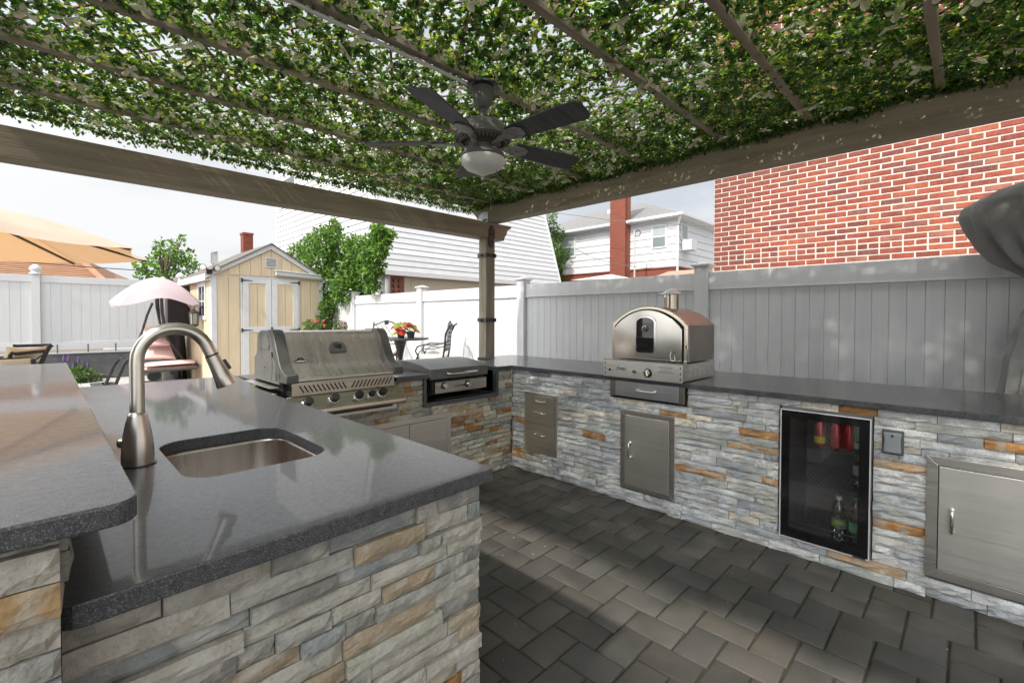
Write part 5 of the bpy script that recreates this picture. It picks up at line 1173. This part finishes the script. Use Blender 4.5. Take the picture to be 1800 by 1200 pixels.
# vine over the fence
VX = 1.52
VN = thing('climbing_vine', 'thick green leafy vine spilling over the white fence beside the shed', 'vine', (VX, 6.6, 0))
bl_ = []
for u, v, r_ in ((540, 438, 20), (522, 446, 16), (570, 425, 24), (600, 445, 30), (632, 445, 30), (655, 440, 24), (672, 418, 16), (664, 405, 12), (600, 478, 30), (632, 478, 30), (655, 470, 20), (560, 462, 24), (580, 505, 22), (606, 508, 24), (575, 540, 15), (570, 565, 11), (572, 590, 8), (655, 500, 14), (588, 415, 14), (640, 505, 14), (548, 425, 14), (594, 530, 14), (584, 400, 8), (668, 440, 14)):
    xx = VX-.05+.25*math.sin(u*.13); p = bx(u, v, xx); rr = r_*(p-CAM).dot(fw)/F_PX; bl_.append((tuple(p), (rr*.85, rr*1.2, rr*1.02), (r_/22)**2)); bl_.append((tuple(p), (rr*1.2, rr*1.65, rr*1.4), .07*(r_/22)**2))
crown('leaves', bl_, 640, .068, VN, 41, wts=(.40, .45, .15))
strands = []
for u0, v0, u1, v1 in ((545, 465, 543, 520), (550, 470, 538, 532), (590, 400, 586, 388), (575, 420, 567, 398), (600, 400, 584, 386), (675, 410, 692, 408), (680, 430, 690, 412)):
    for k in range(9):
        t = k/8; p = bx(u0+(u1-u0)*t, v0+(v1-v0)*t, 1.28 if v1 > v0 else 1.5); strands.append((tuple(p), (.05, .05, .06), .05))
crown('hanging_leaves', strands, 300, .05, VN, 43, wts=(.4, .5, .1))
part('stem', MB().tube([(1.38, 6.9, 0), (1.36, 6.85, .6), (1.40, 6.8, 1.3), (1.5, 6.6, 2.0)], [.03, .028, .022, .015], 8), bark, VN, smooth=True)
limbs(VN, (1.45, 6.7, 1.9), [tuple(bx(600, 440, 1.5)), tuple(bx(650, 430, 1.5)), tuple(bx(560, 440, 1.5)), tuple(bx(610, 480, 1.5))], .02)
# trees
def tree(name, label, pts, plane_y, per, size, seed, trunk_xy, ztop, **kw):
    T = thing(name, label, 'tree', (trunk_xy[0], trunk_xy[1], 0)); bl = []; tips = []
    for u, v, r_ in pts:
        p = by(u, v, plane_y + kw.get('dep', .5)*math.sin(u*.9+v)); rr = r_*(p-CAM).dot(fw)/F_PX; bl.append((tuple(p), (rr, rr*1.1, rr), (r_/16)**2)); tips.append(tuple(p))
    crown('crown', bl, per, size, T, seed, wts=kw.get('wts', (.5, .3, .2)), down=kw.get('down', .3))
    part('trunk', MB().tube([(trunk_xy[0], trunk_xy[1], 0), (trunk_xy[0]+.05, trunk_xy[1], ztop*.5), (trunk_xy[0], trunk_xy[1], ztop)], [.12, .09, .06], 10), bark, T, smooth=True)
    limbs(T, (trunk_xy[0], trunk_xy[1], ztop-.1), tips[:7], .05); return T
c0 = by(290, 480, 14)
tree('tree', 'light green loose young tree behind the rear fence left of the shed', [(283, 440, 10), (284, 424, 4), (322, 418, 4), (303, 425, 4), (280, 428, 6), (278, 455, 13), (300, 445, 9), (305, 432, 7), (312, 455, 12), (325, 450, 8), (335, 462, 8), (318, 425, 5), (318, 470, 15), (290, 475, 17), (262, 472, 13), (245, 465, 7), (255, 485, 12), (340, 475, 10), (300, 490, 18), (335, 445, 5), (238, 468, 4), (310, 438, 6)], 14, 190, .10, 51, (c0.x, 14), 2.6, wts=(.4, .5, .1), down=-.3)
c1 = by(990, 480, 11.5)
tree('tree', 'leafy green tree standing between the white mansard house and the far house', [(966, 385, 9), (972, 398, 10), (965, 410, 10), (975, 420, 12), (985, 412, 9), (990, 430, 13), (975, 440, 15), (992, 450, 10), (980, 462, 14), (992, 478, 12), (975, 480, 13), (968, 430, 10), (986, 492, 8), (998, 422, 6), (975, 378, 5)], 11.5, 420, .10, 53, (c1.x, 11.5), 3.2, wts=(.42, .33, .25))
tree('tree', 'small sprouting green shrub top above the fence left of the brick chimney', [(1037, 484, 4), (1038, 477, 3), (1040, 490, 4), (1034, 490, 3)], 14, 200, .09, 55, (by(1038, 490, 14).x, 14), 2.4, wts=(.4, .5, .1))
# ================================================================ TAN UMBRELLA
UM = thing('patio_umbrella', 'big tan cantilever patio umbrella at the left edge above the rear fence', 'umbrella', (-4.3, 4.9, 0))
tan = mat('tan_canvas', (.56,.48,.40), (.51,.43,.36), scale=3, rough=.85, translucent=((.72,.38,.14), .33))
T1, T2, T3, T4 = bz(193, 464, 2.05), bz(262, 458, 2.05), bz(32, 456, 2.05), None
ucx, ucy = T2.x-1.60, T2.y-.25
def tipv(a, r_=1.62): return Vector((ucx+r_*math.cos(a), ucy+r_*math.sin(a), 2.05))
a2 = math.atan2(T2.y-ucy, T2.x-ucx); Rr = (Vector((T2.x, T2.y, 0))-Vector((ucx, ucy, 0))).length
apex = Vector((ucx, ucy, 2.50)); nrib = 8
def canopy_pt(k, t, s):     # panel k, t across, s from apex to hem
    A = a2+2*math.pi*k/nrib; B = a2+2*math.pi*(k+1)/nrib
    pa_ = Vector((ucx+Rr*math.cos(A), ucy+Rr*math.sin(A), 2.05)); pb_ = Vector((ucx+Rr*math.cos(B), ucy+Rr*math.sin(B), 2.05))
    e = pa_.lerp(pb_, t); sag = 4*t*(1-t); e = e.lerp(Vector((ucx, ucy, 2.05)), .05*sag)
    p = apex.lerp(e, s); p.z += .05*math.sin(math.pi*s)*(1-.5*sag) - .03*sag*s; return p
for k in range(nrib):
    part('canopy_panel', MB().grid(lambda u_, v_: canopy_pt(k, u_, .04+.96*v_), 8, 10), tan, UM, smooth=True)
    A = a2+2*math.pi*k/nrib; tp = Vector((ucx+Rr*.985*math.cos(A), ucy+Rr*.985*math.sin(A), 2.035))
    part('rib', MB().bar(apex-Vector((0, 0, .05)), tp, .018, .024), mat('dark_brown_metal', (.05,.035,.028), rough=.5), UM)
vb = MB().lathe([(.0, .075), (.10, .055), (.27, -.02), (.28, -.045)], apex+Vector((0, 0, .03)), 8); part('vent_cap', vb, mat('brown_canvas', (.20,.10,.06), rough=.9), UM, smooth=False)
part('mast', MB().tube([(ucx-2.0, ucy-.3, 0), (ucx-2.0, ucy-.3, 2.9), (ucx-1.2, ucy-.15, 3.0), (ucx, ucy, 2.72)], .035, 10), mat('dark_brown_metal', (.05,.035,.028)), UM, smooth=True)
part('base', MB().box(ucx-2.4, ucy-.7, 0, ucx-1.6, ucy+.1, .10), darkm, UM, bevel=.02)
# ================================================================ SWING CHAIR with pink canopy
SW = thing('swing_lounger', 'pink cushioned hanging lounger with pale pink canopy on a curved dark frame', 'swing lounger', (-1.30, 8.3, 0))
pink = mat('pink_canopy_cloth', (.52,.43,.45), (.47,.385,.405), scale=3, rough=.8, translucent=((.85,.7,.72), .3), bump=.15, bscale=6, bdist=.03)
pinkc = mat('pink_cushion', (.70,.50,.47), (.62,.43,.41), scale=5, rough=.9, bump=.3, bscale=14, bdist=.02)
frm = mat('dark_bronze_tube', (.055,.05,.048), rough=.4)
scx, scy = -1.40, 8.2
def can_pt(u_, v_):
    a = u_*2*math.pi; c_, s_ = math.cos(a), math.sin(a); sq = 1/max(abs(c_), abs(s_))**.55
    rr = v_*.64*sq; z = 2.09 - .50*v_**1.9 - (.06*math.cos(4*a)*-1)*v_**3 - .03*math.cos(2*a)*v_
    return (scx+rr*c_*1.10, scy+rr*s_*1.02, z)
part('canopy', MB().grid(can_pt, 48, 12, wrapu=True), pink, SW, smooth=True)
def P8(px, py, dy=0): q = by(180+px/5.454, 460+py/5.454, 8.2+dy); return tuple(q)
part('frame_arc', MB().tube([P8(480, 395), P8(430, 510), P8(400, 605), P8(372, 690), P8(350, 740), P8(345, 800)], .021, 8), frm, SW, smooth=True)
part('frame_arc', MB().tube([P8(515, 330, .1), P8(520, 440, .1), P8(545, 560, .1), P8(600, 700, .2), P8(690, 830, .3), P8(770, 930, .3), (-.95, 8.7, .05)], .020, 8), frm, SW, smooth=True)
part('frame_arc', MB().tube([P8(565, 330), P8(572, 480), P8(590, 590), P8(610, 680)], .028, 8), frm, SW, smooth=True)
part('mast', MB().tube([(scx, scy, 2.07), (scx+.02, scy+.1, 1.6), (-1.34, 8.4, 1.2)], .022, 8), frm, SW)
part('stand_leg', MB().tube([P8(595, 1050), P8(595, 1160)], .038, 10), mat('light_grey_tube', (.35,.36,.37), rough=.4), SW)
part('foot_ring', MB().tube([(-1.35+.45*math.cos(t), 8.35+.35*math.sin(t), .04) for t in [2*math.pi*i/20 for i in range(21)]], .03, 8), frm, SW, smooth=True)
bk = [(370, 620, 630, 620), (370, 700, 615, 690), (395, 800, 655, 800), (395, 805, 660, 806), (385, 930, 700, 925), (390, 945, 730, 945)]
segs_ = [((372, 618, 600, 618), (375, 690, 612, 690)), ((375, 692, 615, 692), (390, 803, 650, 803)), ((390, 806, 652, 806), (388, 932, 705, 928))]
for (a_, b_) in segs_:
    tl, tr, bl2, br = P8(a_[0], a_[1], .45), P8(a_[2], a_[1], .45), P8(b_[0], b_[1], .15), P8(b_[2], b_[1], .15)
    def cush(u_, v_):
        t_ = Vector(tl).lerp(Vector(tr), u_); bb_ = Vector(bl2).lerp(Vector(br), u_); q = t_.lerp(bb_, v_)
        q.y -= .09*sn(v_)**.4*sn(u_)**.3; return q
    part('back_cushion', MB().grid(cush, 12, 8).grid(lambda a, b: Vector(cush(a, b))*1+Vector((0, .12, 0)), 12, 8), pinkc, SW, smooth=True)
def seatc(u_, v_):
    p = Vector(P8(390+u_*500, 975-20*u_, .25-.7*v_)); p.z = .43 + .045*sn(u_)**.3*sn(v_)**.3 + .02*u_; return p
part('seat_cushion', MB().sheet(seatc, 14, 8, .08), pinkc, SW, smooth=True)
part('seat_frame', MB().tube([tuple(Vector(seatc(u_, 1))-Vector((0, .02, .09))) for u_ in [i/10 for i in range(11)]] + [tuple(Vector(seatc(1.02, v_))-Vector((0, 0, .09))) for v_ in (.8, .5, .2)], .032, 8), frm, SW, smooth=True)
part('wheel', MB().lathe([(.0, -.02), (.10, -.02), (.11, 0), (.10, .02), (0, .02)], (-1.48, 8.1, .22), 20, (0, 1, 0)), blackm, SW)
# ================================================================ bar table set in the back
iron = mat('black_cast_iron', (.02,.02,.023), (.035,.035,.038), scale=30, rough=.45)
ivory = mat('ivory_cushion', (.66,.63,.54), (.60,.57,.48), scale=8, rough=.9, bump=.3, bscale=20)
TB = thing('bar_table', 'round black cast metal bar-height table behind the griddle holding the caladium pots', 'table', (.85, 3.22, 0))
part('table_top', MB().lathe([(0, 0), (.40, 0), (.42, -.008), (.42, -.022), (.40, -.03), (0, -.03)], (.85, 3.22, 1.03), 40), iron, TB, smooth=True)
part('table_rim', MB().lathe([(.424, -.002), (.428, -.012), (.424, -.025)], (.85, 3.22, 1.03), 40), iron, TB)
part('pedestal', MB().lathe([(.035, 0), (.035, .3), (.045, .32), (.035, .34), (.035, .70), (.05, .80), (.10, .99)], (.85, 3.22, .01), 16), iron, TB, smooth=True)
for k in range(4): a = k*math.pi/2+.6; part('foot', MB().tube([(.85+.03*math.cos(a), 3.22+.03*math.sin(a), .25), (.85+.2*math.cos(a), 3.22+.2*math.sin(a), .12), (.85+.34*math.cos(a), 3.22+.34*math.sin(a), .015)], .018, 8), iron, TB)
def bar_chair(label, loc, rz):
    T = thing('bar_chair', label, 'chair', (0, 0, 0), 'black cast bar chairs at the round table')   # faces +x locally
    sz = .76
    part('seat_frame', MB().box(-.21, -.22, sz-.05, .21, .22, sz-.02), iron, T, bevel=.01)
    part('seat_cushion', MB().box(-.20, -.21, sz-.0195, .21, .21, sz+.045), ivory, T, bevel=.03, seg=4)
    for y in (-.22, .22):
        part('back_post', MB().tube([(-.20, y, sz-.03), (-.23, y, sz+.15), (-.245, y, sz+.35), (-.30, y, sz+.47), (-.34, y, sz+.49)], .014, 8), iron, T, smooth=True)
        part('arm', MB().tube([(-.235, y, sz+.23), (-.10, y, sz+.20), (.06, y, sz+.205), (.14, y, sz+.18), (.17, y, sz+.12), (.14, y, sz+.06), (.12, y, sz+.09), (.15, y, sz+.02), (.17, y, sz-.03)], .011, 8), iron, T, smooth=True)
        part('arm_scroll', MB().tube([(-.22, y, sz+.18), (-.08, y, sz+.145), (.06, y, sz+.15), (.12, y, sz+.10)], .008, 6), iron, T)
        for x in (-.19, .19): part('leg', MB().tube([(x, y, sz-.03), (x*1.2, y*1.1, 0)], .014, 8), iron, T)
    part('footrest', MB().tube([(.20, -.23, .3), (.20, .23, .3)], .01, 8), iron, T)
    part('crest_rail', MB().tube([(-.30, -.22, sz+.45), (-.27, -.16, sz+.46), (-.27, -.08, sz+.50), (-.27, 0, sz+.525), (-.27, .08, sz+.50), (-.27, .16, sz+.46), (-.30, .22, sz+.45)], .012, 8), iron, T, smooth=True)
    part('lower_rail', MB().tube([(-.235, -.22, sz+.12), (-.235, .22, sz+.12)], .009, 6), iron, T)
    la = MB()
    for k in range(-3, 6):
        for sg in (-1, 1):
            y0 = -.22+ (k+.5)*.075; pts = [(y0, sz+.12), (y0+.30*sg*.75, sz+.46)]
            ya, yb = pts[0][0], pts[1][0]
            t0, t1 = 0, 1
            if yb != ya:
                ta, tb_ = (-.21-ya)/(yb-ya), (.21-ya)/(yb-ya); t0, t1 = max(0, min(ta, tb_)), min(1, max(ta, tb_))
            if t1-t0 > .1: part('lattice_bar', MB().bar((-.236-.035*t0, ya+(yb-ya)*t0, sz+.12+.34*t0), (-.236-.035*t1, ya+(yb-ya)*t1, sz+.12+.34*t1), .009, .006), iron, T)
    part('medallion', MB().lathe([(0, .008), (.035, .006), (.04, 0)], (-.262, 0, sz+.49), 12, (1, 0, 0)), iron, T)
    T.location = loc; T.rotation_euler = (0, 0, rz); return T
bar_chair('black cast bar chair seen from the side, nearest the post, with ivory cushion', (.90, 2.50, 0), R(133))
bar_chair('black cast bar chair with lattice back showing above the grill hood', (1.02, 3.98, 0), R(-128))
# caladium pots
cal = [leafmat('caladium_red', (.55,.05,.04), (.75,.10,.06), .35), leafmat('caladium_green', (.22,.30,.04), (.5,.6,.08), .4)]
def heart(c_, ax_, upv, s, m, parent):
    ax_ = Vector(ax_).normalized(); sd_ = ax_.cross(Vector(upv)).normalized(); nn = sd_.cross(ax_)
    pts = [(0, 0), (-.12, .22), (.0, .42), (.25, .44), (.6, .28), (1, 0), (.6, -.28), (.25, -.44), (0, -.42), (-.12, -.22)]
    v = [Vector(c_)+ax_*(p*s)+sd_*(q*s)+nn*(-.25*abs(q)*s) for p, q in pts]
    mb = MB().add(v, [(0, 1, 2, 3, 4, 5), (0, 5, 6, 7, 8, 9)]); return part('leaf', mb, m, parent)
def caladium(x, y, label, seed, n=9):
    r = random.Random(seed); T = thing('caladium_plant', label, 'potted plant', (x, y, 1.03), None)
    part('pot', MB().lathe([(.045, 0), (.065, .09), (.068, .10), (.062, .10), (.05, .03)], (x, y, 1.031), 18), blackp, T)
    for k in range(n):
        a = r.uniform(0, 6.28); h = r.uniform(.10, .24); c_ = (x+.11*math.cos(a)*r.uniform(.3, 1), y+.11*math.sin(a)*r.uniform(.3, 1), 1.03+h)
        part('leaf_stalk', MB().tube([(x, y, 1.12), c_], .0025, 4), VL[1], T)
        L_ = heart(c_, (math.cos(a), math.sin(a), -.7), (0, 0, 1), r.uniform(.10, .15), cal[0] if r.random() < .6 else cal[1], T)
        L_['label'] = 'red heart-shaped leaf with green edge'
caladium(.80, 3.12, 'red and green caladium in a black pot on the bar table, nearer the lattice-back chair', 3, 12)
caladium(.86, 2.95, 'red-leaved caladium in a black pot on the bar table, nearer the post', 8, 9)
# planters by the shed
for i, (u, v, lab, sx_) in enumerate(((552, 572, 'bushy planter with red blooms in front of the shed right corner', 1), (607, 572, 'bushy green planter with small pink blooms at the foot of the vine', 1.2))):
    p = by(u, v, 6.45); T = thing('flower_planter', lab, 'planter', (p.x, p.y, 0))
    part('pot', MB().lathe([(.10, 0), (.14, .30), (.16, .95), (.15, .95)], (p.x, p.y, 0), 16), darkm, T)
    crown('foliage', [((p.x, p.y, p.z-.02), (.20*sx_, .18, .13), 1)], 420, .05, T, 60+i)
    for k in range(9):
        a = rng.uniform(0, 6.28); part('bloom', MB().lathe([(.0, .02), (.024, .012), (.02, -.01), (0, -.015)], (p.x+.17*math.cos(a)*sx_, p.y-.10+.05*math.sin(a), p.z+rng.uniform(-.04, .11)), 7, (0, -1, .4)), mat('red_bloom', (.55,.03,.03), (.6,.12,.12), rough=.7) if i == 0 else mat('pink_bloom', (.6,.12,.22), rough=.7), T)
# ================================================================ salvia by the wall
p = by(132, 668, 9.9); SV = thing('salvia_plant', 'green plant with purple flower spikes at the foot of the grey wall', 'plant', (p.x, 9.9, 0))
crown('foliage', [((p.x, 9.9, .16), (.26, .25, .17), 1), ((p.x+.22, 9.95, .07), (.16, .2, .07), .3)], 520, .085, SV, 71, wts=(.45, .45, .1), width=.35, down=-.6)
purp = mat('purple_spike', (.09,.04,.15), (.14,.07,.22), scale=60, rough=.8)
for k in range(6):
    x = p.x-.16+k*.07; zt3 = rng.uniform(.42, .60); part('flower_spike', MB().tube([(x, 9.85, .15), (x+rng.uniform(-.02, .02), 9.85, zt3-.16)], .004, 4).lathe([(0, 0), (.022, .03), (.018, .10), (.004, .17)], (x, 9.85, zt3-.17), 7), purp, SV)
# ================================================================ patio armchair with pillow
AR = thing('patio_armchair', 'dark metal patio armchair holding a cream pillow beyond the raised bar', 'armchair', (-2.95, 4.4, 0))
def P4(px, py, dy=0): return tuple(by(px/15, 580+py/15, 4.4+dy))
part('back_rail', MB().tube([P4(340, 405, .35), P4(420, 420, .35), P4(1130, 400, .35), P4(1340, 390, .3)], .017, 8), iron, AR, smooth=True)
part('back_post', MB().tube([P4(1375, 385), P4(1310, 430), P4(1230, 560), P4(1080, 890), P4(1010, 1300)], .022, 8), iron, AR, smooth=True)
part('arm', MB().tube([P4(1290, 545), P4(900, 575), P4(400, 625), P4(320, 600), P4(270, 660), P4(235, 880), P4(200, 1300)], .019, 8), iron, AR, smooth=True)
part('seat_rail', MB().tube([P4(-80, 790), P4(300, 790), P4(500, 790), P4(880, 850)], .022, 8), iron, AR, smooth=True)
part('arm_curl', MB().tube([P4(1190, 640), P4(1060, 690), P4(960, 770)], .008, 6), iron, AR)
part('front_post', MB().tube([P4(880, 760, -.2), P4(885, 900, -.2), P4(890, 1400, -.2)], .022, 8), iron, AR)
part('leg', MB().tube([P4(240, 800), P4(200, 1500)], .02, 8), iron, AR)
part('seat_cushion', MB().box(*[min(P4(-60, 850)[0], P4(880, 850)[0]), 4.25, .80], *[max(P4(-60, 850)[0], P4(880, 850)[0]), 4.75, .875]), ivory, AR, bevel=.03, seg=3)
cush_m = mat('cream_pillow', (.68,.60,.45), (.62,.54,.40), scale=5, rough=.9, bump=.5, bscale=10, bdist=.02)
PLW = thing('pillow', 'cream square pillow leaning in the patio armchair', 'pillow', (-2.95, 4.5, 0))
tl, tr, bl3, br3 = [Vector(P4(a, b, .15)) for a, b in ((170, 440), (1290, 395), (80, 780), (1100, 850))]
def pil(u_, v_, s=1):
    q = tl.lerp(tr, u_).lerp(bl3.lerp(br3, u_), v_); e = (sn(u_)*sn(v_))**.45; q.y -= s*.11*e + .01*math.sin(u_*9+v_*7)*e; q.z -= .03*math.sin(math.pi*u_)*(1-v_) - .02*math.sin(math.pi*u_)*v_; return q
part('pillow_cover', MB().grid(lambda a, b: pil(a, b, 1), 16, 12).grid(lambda a, b: pil(a, b, -1), 16, 12), cush_m, PLW, smooth=True)
# ================================================================ stacked lattice-back chairs
gi = mat('grey_iron', (.075,.078,.08), (.05,.05,.052), rough=.45)
def fchair(label, dx):
    T = thing('iron_chair', label, 'chair', (-2.3+dx, 5.0, 0), 'dark iron chairs with scrolled backs beyond the sink counter')
    def Q(px, py, dy=0): q = by(px/7.5, 540+py/7.5, 5.0+dy); q.x += dx; return tuple(q)
    for dy in (0, .42):
        part('back_post', MB().tube([Q(1370, 1100, dy), Q(1400, 1000, dy), Q(1460, 860, dy), Q(1520, 730, dy), Q(1570, 690, dy)], .018, 7), gi, T, smooth=True)
        part('leg', MB().tube([Q(1370, 1100, dy), Q(1350, 1560, dy)], .013, 7), gi, T)
    part('top_rail', MB().tube([Q(1570, 690), Q(1610, 665, .1), Q(1640, 672, .2), Q(1600, 680, .42)], .013, 7), gi, T, smooth=True)
    for k in range(7):
        dy = .03+k*.055; part('back_scroll', MB().tube([Q(1400, 1010, dy), Q(1440, 900, dy+.03), Q(1480, 860, dy-.02), Q(1500, 790, dy+.04), Q(1560, 710, dy)], .010, 6), gi, T, smooth=True)
    part('seat', MB().box(Q(1200, 1, 0)[0], 5.0, .42, Q(1400, 1, 0)[0], 5.44, .445), gi, T, bevel=.01)
    part('arm', MB().tube([Q(1440, 930), Q(1200, 910), Q(1010, 905)], .009, 6), gi, T)
fchair('dark iron chair with scrolled back, left one of the pair seen past the bar', 0)
fchair('dark iron chair with scrolled back, right one of the pair close to the faucet', .105)
# ================================================================ covered patio heater at the right
CV = thing('covered_heater', 'wide-headed patio heater under a grey cloth cover behind the right end of the counter', 'covered heater', (1.17, -3.28, 0))
grc = mat('grey_cover_cloth', (.27,.265,.26), (.20,.196,.19), scale=4, rough=.8, bump=.3, bscale=30, bdist=.01, stain=(.28,.275,.27), stscale=2)
hx, hyy = 1.17, -3.29
prof_c = [(.0, 2.155), (.16, 2.145), (.30, 2.095), (.39, 2.03), (.405, 1.975), (.385, 1.90), (.33, 1.80), (.24, 1.69), (.13, 1.605), (.075, 1.575), (.07, 1.55), (.10, 1.48), (.15, 1.30), (.19, 1.10), (.22, .90), (.24, .5), (.25, .08)]
def cover(u_, v_):
    a = u_*2*math.pi; t = v_*(len(prof_c)-1); i = min(int(t), len(prof_c)-2); f_ = t-i; r_ = prof_c[i][0]*(1-f_)+prof_c[i+1][0]*f_; z = prof_c[i][1]*(1-f_)+prof_c[i+1][1]*f_
    k = min(1, max(0, (2.06-z)/.35)); w_ = (.030*math.sin(a*9+z*3.0)+.022*math.sin(a*14+1.3+z*5)+.012*math.sin(a*23+z*9))*k
    k = max(k, .45 if z < 2.13 else .2); w_ = .055*(abs(math.sin(a*5.5+z*2.2))-.5)+.035*(abs(math.sin(a*9+1.1-z*3))-.5)+.018*math.sin(a*23+z*9); r_ = max(r_*(1+w_*2.6*k), 0); return (hx+r_*math.cos(a), hyy+r_*math.sin(a), z-.03*k*abs(math.sin(a*4.5)))
part('cloth_cover', MB().grid(cover, 128, 64, wrapu=True), grc, CV, smooth=True)
part('tie_strap', MB().tube([(hx+.085*math.cos(t), hyy+.085*math.sin(t), 1.575) for t in [2*math.pi*i/24 for i in range(25)]], .009, 6).tube([(hx-.08, hyy+.03, 1.575), (hx-.14, hyy+.14, 1.55)], .006, 5), blackm, CV)

# scattered pale grit on the pavers
gr_ = MB(); r7 = random.Random(77)
for k in range(45):
    x, y = r7.uniform(-1.9, .0), r7.uniform(-3.0, -.1); q = r7.uniform(.0012, .0030); M_ = Euler((r7.uniform(0, 3), r7.uniform(0, 3), r7.uniform(0, 3))).to_matrix()
    gr_.obox((x, y, .0012+q*.3), (q*2, q*1.4, q), M_)
solo('grit', gr_, mat('pale_grit', (.45,.43,.38), rough=.9), None, None, kind='stuff')
